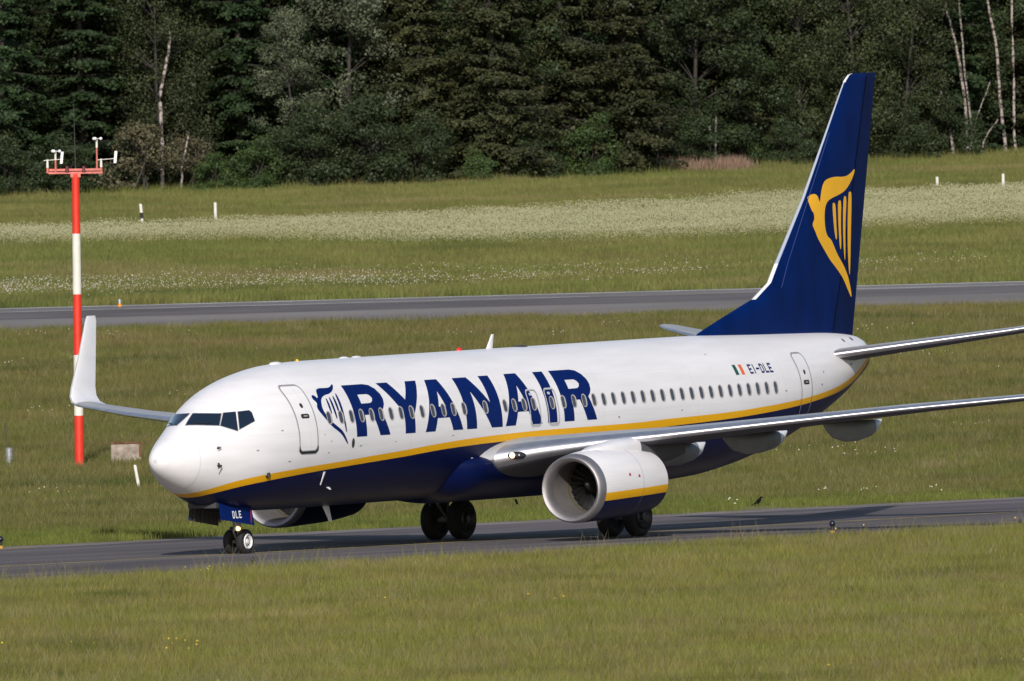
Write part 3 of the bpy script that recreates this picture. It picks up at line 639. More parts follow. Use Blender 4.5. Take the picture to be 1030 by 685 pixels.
# --- wings
WST = [(0.6,13.0,9.1,1.98,.145),(1.3,13.6,8.5,2.02,.145),(2.0,14.3,7.6,2.12,.14),(3.0,15.15,6.75,2.30,.12),(4.0,16.0,5.95,2.43,.11),(4.83,16.7,5.25,2.53,.10),(5.6,17.1,4.95,2.60,.092),(8,18.35,4.25,2.82,.085),(11.4,20.1,3.3,3.12,.08),(14.7,21.8,2.35,3.36,.08),(16.8,22.88,1.72,3.58,.085),(17.16,23.06,1.6,3.64,.09)]
M['fairing'] = mat('fairing grey paint', (.24, .245, .26), .5, var=(.15, 2, (1, 1, 1)))
def wing(sg):
    st = [((x, sg*y, z), c, tc, (0, 0, 1), .022) for y, x, c, z, tc in WST]
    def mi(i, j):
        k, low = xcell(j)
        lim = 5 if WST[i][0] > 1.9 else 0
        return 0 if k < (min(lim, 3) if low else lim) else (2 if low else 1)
    w = loft('wing', st, [M['metal'], M['wing'], M['wing_shaded']], jet, mi)
    wl = [((23.06, sg*17.16, 3.64), 1.6, .10, (0, 0, 1), .02), ((23.16, sg*17.36, 3.70), 1.52, .10, (0, -sg*.45, .9), .01), ((23.32, sg*17.52, 3.86), 1.42, .095, (0, -sg*.8, .5), 0), ((23.52, sg*17.60, 4.10), 1.30, .09, (0, -sg*.97, .2), 0),
          ((24.2, sg*17.74, 5.0), .92, .09, (0, -sg, .15), 0), ((24.82, sg*17.88, 5.95), .60, .09, (0, -sg, .15), 0), ((24.95, sg*17.90, 6.10), .46, .08, (0, -sg, .15), 0)]
    loft('winglet', wl, [M['wing'], M['white'], M['navy']], w, lambda i, j: 0 if xcell(j)[0] < 3 else (2 if xcell(j)[1] else 1), cam_=0)
    # flap track fairings, canoes that hang deepest ahead of the middle and end in a pale point behind the wing
    for y, s0, s1, D in ((3.7, 19.3, 22.75, .62), (6.3, 19.3, 22.85, .60), (9.15, 20.0, 23.2, .58)):
        zt = float(np.interp(y, [q[0] for q in WST], [q[3] for q in WST]))-.06; n = 28; P = []
        for i in range(n+1):
            t = i/n; x = s0+(s1-s0)*t; B = float(np.interp(t, [0, .06, .18, .38, .6, .8, .93, 1], [.05, .35, .78, 1, .97, .80, .52, .12])); top = zt-.04-.02*t
            P.append([(x, sg*y+.155*min(1, B*1.1)*math.sin(a), top-D*B/2+D*B/2*math.cos(a)) for a in np.linspace(0, 2*math.pi, 21)[:-1]])
        f = grid_mesh('flap_track_fairing', P[:25], M['fairing'], w, caps=True)
        grid_mesh('fairing_tip', P[24:], M['white'], f, caps=True)
    # aileron and flap gaps: thin dark strips on the trailing part of the upper side
    # landing lamp in the wing root
    bm = bmesh.new(); rot = Matrix.Rotation(sg*-R(-40), 4, 'Z')
    bmesh.ops.create_uvsphere(bm, u_segments=24, v_segments=12, radius=1, matrix=Matrix.Translation((14.74, sg*2.46, 2.21)) @ Matrix.Rotation(-sg*R(40), 4, 'Z') @ Matrix.Diagonal((.14, .27, .11, 1)))
    ll = bm_obj('landing_light', bm, M['lamp_glass'], w, True)
    for yy, r_, mt in ((2.41, .08, M['lamp']), (2.55, .055, M['hub'])):
        bm = bmesh.new(); xx = 14.74+(yy-2.46)*.84-.11
        bmesh.ops.create_uvsphere(bm, u_segments=16, v_segments=10, radius=r_, matrix=Matrix.Translation((xx, sg*yy, 2.215))); bm_obj('lamp', bm, mt, ll, True)
    return w
wing(-1); wing(1)
# --- tailplanes
def tailplane(sg):
    st = [((x, sg*y, z), c, .10, (0, 0, 1), -.0) for y, x, c, z in ((.2, 33.75, 4.0, 4.24), (1.1, 34.35, 3.65, 4.355), (2.5, 35.3, 3.1, 4.53), (5.0, 37.0, 2.1, 4.84), (6.9, 38.29, 1.3, 5.11), (7.17, 38.5, 1.0, 5.17))]
    return loft('tailplane', st, [M['metal'], M['wing'], M['wing_shaded']], jet, lambda i, j: 0 if xcell(j)[0] < 4 else (2 if xcell(j)[1] else 1), cam_=0)
tailplane(-1); tailplane(1)
# --- fin and rudder
FZ = [4.6, 5.14, 5.5, 6.01, 6.45, 6.98, 8.77, 10.4, 11.6, 12.05, 12.2, 12.24]; FLE = [28.2, 28.69, 29.9, 31.73, 32.62, 33.06, 34.66, 35.92, 36.84, 37.2, 37.42, 37.62]
def fle(z): return np.interp(z, FZ, FLE)
def fte(z): return 37.21+.2364*(np.asarray(z)-4.82)
def fthick(s, z):   # half thickness
    le, te = fle(z), fte(z); x = np.clip((s-le)/(te-le), 0, 1); Tm = np.interp(z, [4.6, 7, 12.2], [.44, .36, .13]); return foil(x, 1.0)*Tm
HG = lambda z: 35.95+(38.36-35.95)*(z-4.82)/(12.2-4.82)   # hinge
FX0 = np.r_[0, .003, .01, .02, .035, .06, .1, .16, .24, .34, .46, .6, .75, .9, 1.]
def finpart(name, a, b, xf, mats, parent, midx=None):
    P = []
    zz = np.unique(np.r_[FZ, np.linspace(7, 12, 14)])
    for z in zz:
        s0, s1 = a(z), b(z); xs = s0+(s1-s0)*xf
        th = fthick(xs, z)*(.93 if name == 'rudder' else 1)*(.35 if z > 12.235 else (.8 if z > 12.19 else 1))
        P.append([(x, -t, z) for x, t in zip(xs[::-1], th[::-1])]+[(x, t, z) for x, t in zip(xs[1:], th[1:])])
    return grid_mesh(name, P, mats, parent, closed=True, caps=True, midx=(lambda i, j: midx(zz[i], j, len(xf))) if midx else None)
def fmi(z, j, n):
    k = n-2-j if j < n-1 else j-(n-1)
    if z >= 11.85: return 2 if k < 5 else 0
    if z >= 6.95: return 1 if k < 3 else 0
    if z >= 5.95: return 2 if k < 3 else 0
    return 0
M['finedge'] = mat('fin leading edge bare metal', (.42, .46, .56), .5, .2)
M['finline'] = mat('fin joint line', (.02, .04, .17), .5)
fin = finpart('fin', lambda z: float(fle(z)), HG, FX0, [M['fin'], M['finedge'], M['white']], jet, fmi)
M['rudder'] = mat('rudder blue paint', (.001, .009, .065), .5, 0, 0, spec=.08, var=(.3, 1.5, (1, 1, .4)))
rud = finpart('rudder', lambda z: HG(z)-.06, lambda z: float(fte(z)), np.linspace(0, 1, 8), [M['rudder']], jet)
def finside(a, b, off=.007): return np.stack([a, -fthick(a, b)-off, b], -1)
LB = [(37.53,9.57),(37.46,9.38),(37.21,9.14),(36.89,8.93),(36.47,8.82),(36.04,8.74),(35.79,8.65),(35.66,8.47),(35.61,8.19),(35.63,7.89),(35.74,7.67),(35.98,7.57),(36.15,7.35),(36.38,7.09),(36.55,6.96),(36.78,6.74),(37.01,6.45),(37.17,6.05),(37.19,5.86),(36.93,6.15),(36.65,6.47),(36.24,6.76),(35.83,7.02),(35.42,7.4),(35.19,7.62),(35.03,7.87),(34.91,8.03),(35.06,8.18),(35.04,8.36),(34.93,8.42),(34.8,8.77),(34.9,8.86),(35.2,8.9),(35.34,8.79),(35.39,8.6),(35.5,8.94),(35.64,9.18),(35.82,9.29),(36.31,9.35),(36.85,9.32),(37.22,9.4)]
LS = [[(36.09,8.58),(36.18,8.62),(36.29,8.56),(36.3,7.99),(36.34,7.59),(36.24,7.55),(36.14,7.99)],[(36.42,8.63),(36.54,8.68),(36.64,8.63),(36.57,7.98),(36.59,7.33),(36.49,7.25),(36.42,7.99)],[(36.76,8.75),(36.89,8.79),(36.97,8.72),(36.85,7.97),(36.83,7.02),(36.76,6.94),(36.69,7.79)],[(37.07,8.86),(37.18,8.91),(37.3,8.86),(37.2,7.78),(37.11,6.58),(37.04,6.52),(36.96,7.48)]]
decals('harp_emblem', [[smooth_loop(LB, 2)]]+[[smooth_loop(q, 2)] for q in LS], M['yellow'], fin, finside, .12)['label'] = 'yellow harp figure on the tail'
for (a, b, c, d) in ((33.55, 7.0, 36.2, 10.6), (33.1, 6.3, 33.55, 7.0)):
    bm = bmesh.new(); p, q = finside(np.array(a), np.array(b), -.006), finside(np.array(c), np.array(d), -.006); tube(bm, p, q, .012, .012, 4); bm_obj('panel_joint', bm, M['finline'], fin)
decals('rudder_gap', [[[(HG(z)+.01, z) for z in np.linspace(4.95, 12.15, 12)]+[(HG(z)+.055, z) for z in np.linspace(12.15, 4.95, 12)]]], mat('rudder gap shadow grime', (.002, .003, .012), .7, spec=.05), fin, lambda a, b: finside(a, b, .004), .3)

# --- engines
def engine(sg):
    c = (13.63, sg*4.83, 1.375); e = empty('engine', c); e.parent = jet
    o3 = (0, 0, 0)
    DR = lambda x: -.10*max(0., 1-x/1.6)**1.3
    outer = [(-.0, .865), (.02, .895), (.06, .918), (.14, .935), (.30, .952)]
    cowl = [(.30, .953), (.6, .972), (1.1, .99), (1.7, .99), (2.3, .97), (2.9, .935), (3.4, .885), (3.84, .83), (3.82, .80), (3.3, .78)]
    lip = [(.36, .735), (.2, .745), (.10, .77), (.03, .81)]+outer
    duct = [(1.35, .77), (.9, .75), (.6, .735), (.36, .734)]
    grid_mesh('inlet_lip', revolve(lip, o3, 72, dr=DR), M['lip'], e)
    P = np.array(revolve(cowl, o3, 72, dr=DR))
    up = P[..., 2]+c[2]-(1.145+.033*(P[..., 0])); lo = P[..., 2]+c[2]-(.925+.033*(P[..., 0]))
    if 'nacelle' not in M:
        M['nacelle'] = M['livery']
    g = grid_mesh('cowl', P, M['nacelle'], e, attrs={'up': up.reshape(-1), 'lo': lo.reshape(-1)})
    grid_mesh('inlet_duct', revolve(duct, o3, 72, dr=DR), M['duct'], e)
    # rub strip round the fan
    grid_mesh('fan_case', revolve([(1.10, .748), (1.12, .745), (1.16, .745), (1.18, .748)], o3, 60, dr=DR), M['gold'], e)
    bm = bmesh.new(); nb = 24
    for i in range(nb):
        a0 = 2*math.pi*i/nb; prev = None
        for r in np.linspace(.2, .785, 7):
            tw = .35+.75*(r/.785); ch = .10+.07*r; a = a0+.12*(r-.2); r = r*.96
            dx, da = ch*math.cos(tw), ch*math.sin(tw)/r
            row = [bm.verts.new((1.27-dx/2, r*math.sin(a-da/2*1), r*math.cos(a-da/2))), bm.verts.new((1.27+dx/2, r*math.sin(a+da/2), r*math.cos(a+da/2)))]
            if prev: bm.faces.new((prev[0], prev[1], row[1], row[0]))
            prev = row
    fn = bm_obj('fan', bm, M['fanblade'], e, True)
    grid_mesh('spinner', revolve([(.82, .001), (.86, .06), (.96, .12), (1.1, .18), (1.22, .225), (1.3, .23)], o3, 32), M['black'], fn)
    grid_mesh('backing_plate', revolve([(1.40, .80), (1.40, .01)], o3, 48), M['bay'], e)
    grid_mesh('exhaust_nozzle', revolve([(3.0, .60), (3.7, .56), (4.2, .46), (4.6, .38), (4.58, .35), (4.0, .33)], o3, 48), M['titan'], e)
    grid_mesh('exhaust_plug', revolve([(4.0, .30), (4.5, .26), (4.9, .16), (5.15, .02)], o3, 32), M['titan'], e)
    # joints and placards on the cowl
    def on(x, a, off=.004):
        r = np.interp(x, [q[0] for q in cowl[:8]], [q[1] for q in cowl[:8]])+off; return Vector((x, r*math.sin(a), r*math.cos(a)+DR(x)))
    for x in (1.02, 2.32):
        grid_mesh('cowl_joint', [[tuple(on(x-.008, k*math.pi/36, .003)) for k in range(72)], [tuple(on(x+.008, k*math.pi/36, .003)) for k in range(72)]], M['seal'], g)
    bm = bmesh.new()
    for x, a in ((1.55, R(76)), (2.05, R(79))):
        a *= sg; p0, p1, p2, p3 = on(x, a-.04), on(x+.10, a-.04), on(x+.10, a+.04), on(x, a+.04); bm.faces.new([bm.verts.new(q) for q in (p0, p1, p2, p3)])
    bm_obj('warning_placard', bm, mat('placard red', (.5, .04, .05), .5), g)
    # pylon
    PY = [(.75, .80, .95, .10), (1.2, .75, 1.04, .26), (1.8, .7, 1.13, .34), (2.5, .6, 1.19, .36), (3.3, .5, 1.22, .33), (4.2, .45, 1.20, .28), (5.2, .5, 1.12, .22), (6.0, .65, .98, .12)]; P = []
    for x, zb, zt, hw in PY:
        zc2, hh = (zb+zt)/2, (zt-zb)/2; P.append([(x, hw*math.copysign(abs(math.sin(t))**.75, math.sin(t)), zc2+hh*math.copysign(abs(math.cos(t))**.75, math.cos(t))) for t in np.linspace(0, 2*math.pi, 25)[:-1]])
    grid_mesh('pylon', P, [M['white'], M['wing_shaded']], e, caps=True, midx=lambda i, j: 1 if i >= 4 else 0)  # rear part takes the grey with shade painted in
    # strake
    bm = bmesh.new(); a = -sg*R(48)
    vs = [on(.9, a, -.01), on(2.1, a, -.01), on(2.1, a, .20), on(1.7, a, .22)]; q = [bm.verts.new(v) for v in vs]; f = bm.faces.new(q)
    bmesh.ops.solidify(bm, geom=[f], thickness=.02); bm_obj('strake', bm, M['white'], e)
engine(-1); engine(1)

# --- landing gear
def wheel(parent, c, r, w, hubmat, side_):
    k = 40; prof = [(-w/2*.55, r*.52), (-w/2*.85, r*.60), (-w/2, r*.76), (-w/2*.93, r*.90), (-w/2*.62, r*.985), (0, r), (w/2*.62, r*.985), (w/2*.93, r*.90), (w/2, r*.76), (w/2*.85, r*.60), (w/2*.55, r*.52)]
    P = [[(c[0]+rr*math.sin(2*math.pi*j/k), c[1]+x, c[2]+rr*math.cos(2*math.pi*j/k)) for j in range(k)] for x, rr in prof]
    t = grid_mesh('wheel', P, M['tyre'], parent, caps=True)
    hp = [(.50, .62), (.66, .55), (.55, .50), (.38, .42), (.34, .22), (.58, .18), (.60, .02)]
    P = [[(c[0]+r*b*math.sin(2*math.pi*j/k), c[1]+side_*w*a, c[2]+r*b*math.cos(2*math.pi*j/k)) for j in range(k)] for a, b in hp]
    h = grid_mesh('wheel_hub', P, hubmat, t)
    bm = bmesh.new()
    for i in range(10):
        a = 2*math.pi*i/10; b = bmesh.ops.create_uvsphere(bm, u_segments=8, v_segments=6, radius=r*.055, matrix=Matrix.Translation((c[0]+r*.33*math.sin(a), c[1]+side_*w*.40, c[2]+r*.33*math.cos(a))))
    bm_obj('hub_hole', bm, M['black'], t, True)
    return t
def gear_leg(name, c, y, r, w, gap, top, ax, hubmat):
    e = empty(name, (c, y, 0)); e.parent = jet
    z0 = r-.012*c
    bm = bmesh.new(); tp = Vector(top)-Vector((c, y, 0)); a = Vector((0, 0, z0)); mid = a.lerp(tp, .45)
    tube(bm, a, mid, ax*.62, ax*.62, 18); tube(bm, mid, tp, ax, ax*1.1, 18); tube(bm, a-Vector((0, gap/2+w*.4, 0)), a+Vector((0, gap/2+w*.4, 0)), ax*.6, None, 14)
    tube(bm, a+Vector((0, 0, 0)), a+Vector((0, 0, .12)), ax*.9, None, 14)
    tube(bm, mid+Vector((-ax*2.4, 0, .02)), a.lerp(mid, .5)+Vector((-ax*3.2, 0, 0)), ax*.28, None, 8); tube(bm, a.lerp(mid, .5)+Vector((-ax*3.2, 0, 0)), a+Vector((-ax*.8, 0, .05)), ax*.28, None, 8)
    bm_obj('shock_strut', bm, M['gear'], e, True)
    for sd in (-1, 1): wheel(e, (0, sd*gap/2, z0), r, w, hubmat, sd)
    return e, z0
for sg in (-1, 1):
    e, z0 = gear_leg('main_gear', 19.69, sg*2.86, .565, .38, .86, (19.6, sg*3.05, 2.2), .14, M['hub_dark'])
    bm = bmesh.new(); tube(bm, (0, 0, z0+.6), (-.05, -sg*1.5, 1.7), .06, None, 10); tube(bm, (.0, 0, z0+.45), (.9, 0, 1.6), .05, None, 10); bm_obj('side_brace', bm, M['gear'], e, True)
    bm = bmesh.new(); box(bm, (-.02, sg*.30, 1.15), (.75, .03, .95), Matrix.Rotation(sg*R(8), 3, 'X')); bm_obj('gear_door', bm, [M['wing']], e, bev=.008)
    bm = bmesh.new()
    for k in range(5): tube(bm, (-.16-.01*k, sg*(.05-.03*k), z0+.1), (-.13, sg*(.06-.02*k), 1.5), .012, None, 6)
    bm_obj('brake_hose', bm, M['black'], e)
ng, z0 = gear_leg('nose_gear', 4.09, 0, .343, .20, .42, (4.25, 0, 1.5), .085, M['hub'])
bm = bmesh.new(); tube(bm, (-.05, 0, .75), (-.75, 0, 1.3), .04, None, 10); tube(bm, (-.09, 0, z0+.55), (-.12, 0, z0+.30), .09, .07, 12); bm_obj('drag_brace', bm, M['gear'], ng, True)
for yy, mt in ((-.10, M['lamp']), (.10, M['lamp_glass'])):
    bm = bmesh.new(); tube(bm, (-.17, yy, z0+.36), (-.10, yy, z0+.36), .062, .05, 16); bm_obj('taxi_lamp', bm, mt, ng, True)
def nose_door(sg):
    a = Vector((2.43, sg*.52, 1.40)); n = 6; bm = bmesh.new(); rows = []
    for i in range(n+1):
        t = i/n
        rows.append([Vector((2.43, sg*(.48+.06*t), 1.42-.47*t)), Vector((4.0, sg*(.50+.10*t), 1.30-.56*t))])
    P = []
    for r_ in rows: P.append([tuple(r_[0].lerp(r_[1], k/8)) for k in range(9)])
    P2 = [[(x, y-sg*.035, z) for x, y, z in row] for row in P]
    V = [p for row in P for p in row]+[p for row in P2 for p in row]; N = len(P)*9; F = []; mi = []
    for i in range(n):
        for k in range(8):
            a_ = i*9+k; F.append((a_, a_+1, a_+10, a_+9)); mi.append(0); F.append((a_+N, a_+9+N, a_+10+N, a_+1+N)); mi.append(1)
    edge = [k for k in range(9)]+[i*9+8 for i in range(1, n+1)]+[n*9+k for k in range(7, -1, -1)]+[i*9 for i in range(n-1, 0, -1)]
    for i in range(len(edge)):
        a_, b_ = edge[i], edge[(i+1) % len(edge)]; F.append((a_, a_+N, b_+N, b_)); mi.append(0)
    d = mesh_obj('nose_gear_door', V, F, [M['decal_blue'], M['bay']], jet, False, mi)
    bm = bmesh.new()
    for x in np.arange(2.6, 3.95, .22): box(bm, (x, sg*.50-sg*.045, 1.12-(x-2.6)*.07), (.035, .03, .40))
    bm_obj('door_rib', bm, M['gear'] if False else M['bay'], d)
    return d
pd = nose_door(-1); nose_door(1)
def doorside(a, b):
    t = np.clip((1.37-.05*(a-2.43)/.8-b)/.5, 0, 1); k = (a-2.43)/1.57
    y = (.48+.06*t)*(1-k)+(.50+.10*t)*k; return np.stack([a, -y-.012, b], -1)
decals('door_lettering', text('DLE', 2.98, .96, .12, .20, .035, .04), M['white'], pd, doorside, .1)
bm = bmesh.new(); box(bm, (3.85, -.59, .98), (.02, .012, .34)); bm_obj('door_marking', bm, mat('placard red line', (.4, .03, .05), .5), pd)
bm = bmesh.new(); box(bm, (3.35, 0, 1.42), (2.1, .9, .3)); bm_obj('wheel_bay', bm, M['bay'], jet)


# ------------------------------------------------------------------ trees
def leaf_mat(name, c1, c2, c3=None):
    Mt = bpy.data.materials.new(name); Mt.use_nodes = True; t = Mt.node_tree; b = t.nodes['Principled BSDF']; b.inputs['Roughness'].default_value = .55; b.inputs['Specular IOR Level'].default_value = .25
    g = t.nodes.new('ShaderNodeNewGeometry'); a = t.nodes.new('ShaderNodeAttribute'); a.attribute_name = 'tint'
    oi = t.nodes.new('ShaderNodeObjectInfo')
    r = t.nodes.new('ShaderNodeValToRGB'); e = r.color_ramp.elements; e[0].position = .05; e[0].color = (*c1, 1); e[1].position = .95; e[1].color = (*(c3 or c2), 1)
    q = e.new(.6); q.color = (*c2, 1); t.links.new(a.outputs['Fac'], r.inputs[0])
    rp = t.nodes.new('ShaderNodeMapRange'); rp.inputs[3].default_value = .85; rp.inputs[4].default_value = 1.15; t.links.new(oi.outputs['Random'], rp.inputs[0])
    mx = t.nodes.new('ShaderNodeMix'); mx.data_type = 'RGBA'; mx.blend_type = 'MULTIPLY'; mx.inputs[0].default_value = 1
    t.links.new(r.outputs[0], mx.inputs[6]); t.links.new(rp.outputs[0], mx.inputs[7]); t.links.new(mx.outputs[2], b.inputs['Base Color'])
    return Mt
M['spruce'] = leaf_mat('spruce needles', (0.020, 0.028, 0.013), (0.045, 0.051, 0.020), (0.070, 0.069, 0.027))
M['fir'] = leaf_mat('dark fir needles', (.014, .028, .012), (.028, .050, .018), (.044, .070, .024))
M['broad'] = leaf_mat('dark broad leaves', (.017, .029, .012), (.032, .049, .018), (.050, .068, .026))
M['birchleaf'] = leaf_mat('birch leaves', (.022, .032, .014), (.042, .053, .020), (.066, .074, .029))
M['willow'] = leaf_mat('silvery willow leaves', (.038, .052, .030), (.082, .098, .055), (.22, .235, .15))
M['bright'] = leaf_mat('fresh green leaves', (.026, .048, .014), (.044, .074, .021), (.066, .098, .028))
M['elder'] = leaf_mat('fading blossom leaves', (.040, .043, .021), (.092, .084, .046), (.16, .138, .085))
M['bark'] = mat('dark bark', (.04, .034, .03), .9, var=(.4, 3, (1, 1, .3)))
M['bark_pale'] = mat('pale bark', (.05, .044, .040), .85, var=(.5, 3, (1, 1, .4)))
def birch_bark():
    Mt = mat('white birch bark', (.52, .48, .44), .8); t = Mt.node_tree; b = t.nodes['Principled BSDF']
    tc = t.nodes.new('ShaderNodeTexCoord'); mp = t.nodes.new('ShaderNodeMapping'); mp.inputs['Scale'].default_value = (2, 2, 3.2); n = t.nodes.new('ShaderNodeTexNoise'); n.inputs['Scale'].default_value = 1.6; n.inputs['Detail'].default_value = 5
    r = t.nodes.new('ShaderNodeValToRGB'); e = r.color_ramp.elements; e[0].position = .42; e[0].color = (.06, .045, .04, 1); e[1].position = .52; e[1].color = (.36, .31, .28, 1)
    t.links.new(tc.outputs['Object'], mp.inputs[0]); t.links.new(mp.outputs[0], n.inputs[0]); t.links.new(n.outputs[0], r.inputs[0]); t.links.new(r.outputs[0], b.inputs['Base Color']); return Mt
M['birch'] = birch_bark()

def leaf_mesh(name, C, N, size, mt, tint, asp=1.0, droop=0.):
    """one kite-shaped leaf clump per centre C with normal N"""
    n = len(C); N = N/np.linalg.norm(N, axis=1, keepdims=True)
    r_ = rng.normal(size=(n, 3)); U = np.cross(N, r_); U /= np.linalg.norm(U, axis=1, keepdims=True)+1e-9; Vv = np.cross(N, U); Vv[:, 2] -= droop; Vv /= np.linalg.norm(Vv, axis=1, keepdims=True)
    s = (size*rng.uniform(.55, 1.35, n))[:, None]
    P = np.stack([C-U*s*.5, C-Vv*s*.62*asp+N*s*.08, C+U*s*.5, C+Vv*s*.62*asp], 1).reshape(-1, 3)
    me = bpy.data.meshes.new(name); me.vertices.add(4*n); me.vertices.foreach_set('co', P.astype(np.float32).reshape(-1))
    me.loops.add(4*n); me.loops.foreach_set('vertex_index', np.arange(4*n, dtype=np.int32)); me.polygons.add(n); me.polygons.foreach_set('loop_start', np.arange(0, 4*n, 4, dtype=np.int32))
    me.materials.append(mt); a = me.attributes.new('tint', 'FLOAT', 'POINT'); a.data.foreach_set('value', np.repeat(tint, 4).astype(np.float32)); me.update(); me.validate(); return me
def limb_mesh(name, segs, mt, n=7):
    """segs: list of polylines [(x, y, z, r), ...]"""
    V, F = [], []
    for pl in segs:
        o = len(V)
        for i, (x, y, z, r) in enumerate(pl):
            a = Vector(pl[max(0, i-1)][:3]); b = Vector(pl[min(len(pl)-1, i+1)][:3]); q = (b-a).to_track_quat('Z', 'Y')
            for k in range(n):
                t = 2*math.pi*k/n; V.append(tuple(Vector((x, y, z))+q @ Vector((r*math.cos(t), r*math.sin(t), 0))))
        for i in range(len(pl)-1):
            for k in range(n): F.append((o+i*n+k, o+i*n+(k+1) % n, o+(i+1)*n+(k+1) % n, o+(i+1)*n+k))
    me = bpy.data.meshes.new(name); me.from_pydata(V, [], F); me.materials.append(mt); me.polygons.foreach_set('use_smooth', np.ones(len(F), bool)); me.update(); return me
def wavy(h, r0, r1, amp, n=9, x=0, y=0, z0=-.2):
    out = []; px, py = rng.uniform(0, 6, 2)
    for i in range(n):
        t = i/(n-1); out.append((x+amp*(math.sin(px+t*4)-math.sin(px)), y+amp*(math.sin(py+t*3.3)-math.sin(py)), z0+(h-z0)*t, r0+(r1-r0)*t))
    return out
def conifer(mt, H=19, R0=3.4, whorl=.62, dens=1.0, size=.20, hang=.35):
    C, N, T_, limbs = [], [], [], [wavy(H, .28, .03, .08)]
    z = .5
    while z < H-.5:
        t = z/H; L = R0*(1-t)**.85*rng.uniform(.8, 1.12)+.15; nb = rng.integers(6, 9); a0 = rng.uniform(0, 6)
        for k in range(nb):
            a = a0+2*math.pi*k/nb+rng.normal(0, .15); l = L*rng.uniform(.5, 1.2); rise = rng.uniform(-.38, .12)
            ux, uy = math.cos(a), math.sin(a); tipz = z+rise*l
            if l > .8: limbs.append([(0, 0, z, .045), (ux*l*.5, uy*l*.5, z+rise*l*.35-.05, .03), (ux*l*.92, uy*l*.92, tipz, .012)])
            bt = rng.uniform(0, 1); m_ = int(l*78*dens)
            q = rng.random(m_)**.7; off = rng.normal(0, 1, m_)*(.10+.42*l/3.2*np.sin(np.pi*np.clip(q, .05, 1)**.8))
            cx = ux*l*q-uy*off; cy = uy*l*q+ux*off; cz = z+rise*l*q**1.3-np.abs(rng.normal(0, hang*.5, m_))-.10*np.abs(off)
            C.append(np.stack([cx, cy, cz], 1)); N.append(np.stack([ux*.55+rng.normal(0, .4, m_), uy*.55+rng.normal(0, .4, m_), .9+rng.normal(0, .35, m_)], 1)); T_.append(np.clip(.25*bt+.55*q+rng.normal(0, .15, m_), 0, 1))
        z += whorl*rng.uniform(.5, 1.3)
    C = np.concatenate(C); N = np.concatenate(N); T_ = np.concatenate(T_)
    return leaf_mesh('crown', C, N, size, mt, T_, 1.3, .25), limb_mesh('trunk', limbs, M['bark'])
def broadleaf(mt, H=15, rx=3.2, z0=.3, n=9000, size=.24, clumps=70, barkm=None, openness=.5, trunks=1, hang=0., amp=.4, r0=.18, bare=0.):
    limbs = []; K = []
    tops = []
    for j in range(trunks):
        x, y = rng.normal(0, .5*(trunks > 1), 2); tr = wavy(H*.93, r0*rng.uniform(.8, 1.1), .03, amp, 12, x, y); limbs.append(tr); tops.append(tr)
    for i in range(clumps):
        tr = tops[i % trunks]; t = rng.uniform(0, 1)**.9; z = z0+(H-z0)*t; prof = math.sin(math.pi*min(1, (t*.82+.16)))**.55
        a = rng.uniform(0, 6.283); rr = rx*prof*rng.uniform(.35, 1.08); k = min(len(tr)-2, int(max(0, z-.8)/(H*.93)*(len(tr)-1))); b0 = tr[k]
        p = (b0[0]+rr*math.cos(a), b0[1]+rr*math.sin(a), z+rng.normal(0, .3))
        if bare and z < bare and rng.random() < .8: continue
        K.append((p, rng.uniform(.55, 1.15)*(.55+.12*rx), rng.random()))
        if i % 2 == 0 and b0[2] > .6: limbs.append([(b0[0], b0[1], b0[2], .04), ((b0[0]+p[0])/2, (b0[1]+p[1])/2, (b0[2]+p[2])/2+.2, .025), (p[0], p[1], p[2], .010)])
    C, N, T_ = [], [], []
    for p, s, bt in K:
        m_ = max(8, int(n/len(K)*s*s)); d = rng.normal(size=(m_, 3)); d /= np.linalg.norm(d, axis=1, keepdims=True); r_ = rng.uniform(.35, 1.1, m_)**.6
        d2 = d*np.array([1.15, 1.15, .72])*s*r_[:, None]; d2[:, 2] -= hang*np.abs(rng.normal(0, 1, m_))*.5
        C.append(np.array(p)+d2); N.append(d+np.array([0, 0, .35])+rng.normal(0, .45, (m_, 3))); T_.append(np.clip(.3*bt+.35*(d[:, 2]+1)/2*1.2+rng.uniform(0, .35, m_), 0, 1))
    C = np.concatenate(C); ok = C[:, 2] > .02
    return leaf_mesh('crown', C[ok], np.concatenate(N)[ok], size, mt, np.concatenate(T_)[ok], 1.0, hang), limb_mesh('trunk', limbs, barkm or M['bark'])
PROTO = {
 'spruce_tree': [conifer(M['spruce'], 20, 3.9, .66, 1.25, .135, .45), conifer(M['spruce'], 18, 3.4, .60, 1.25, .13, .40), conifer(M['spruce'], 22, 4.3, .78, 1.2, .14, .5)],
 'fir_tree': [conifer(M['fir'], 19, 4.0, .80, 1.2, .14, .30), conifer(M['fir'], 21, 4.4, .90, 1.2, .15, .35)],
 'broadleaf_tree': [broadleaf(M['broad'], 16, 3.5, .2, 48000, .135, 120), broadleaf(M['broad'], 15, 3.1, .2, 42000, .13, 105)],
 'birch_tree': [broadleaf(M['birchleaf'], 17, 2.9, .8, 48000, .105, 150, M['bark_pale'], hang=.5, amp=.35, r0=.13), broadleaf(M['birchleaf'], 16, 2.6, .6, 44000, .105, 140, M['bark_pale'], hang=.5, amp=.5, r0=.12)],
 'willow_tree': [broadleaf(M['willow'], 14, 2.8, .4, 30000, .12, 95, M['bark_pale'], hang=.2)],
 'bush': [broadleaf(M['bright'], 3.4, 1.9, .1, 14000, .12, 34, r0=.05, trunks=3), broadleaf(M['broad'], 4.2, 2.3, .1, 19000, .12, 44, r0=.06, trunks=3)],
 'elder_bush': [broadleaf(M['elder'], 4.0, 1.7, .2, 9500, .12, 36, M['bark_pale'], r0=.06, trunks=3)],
}
front_vc = lambda u: float(np.interp(u, [0, 515, 1030], [188.0, 185.0, 172.5]))
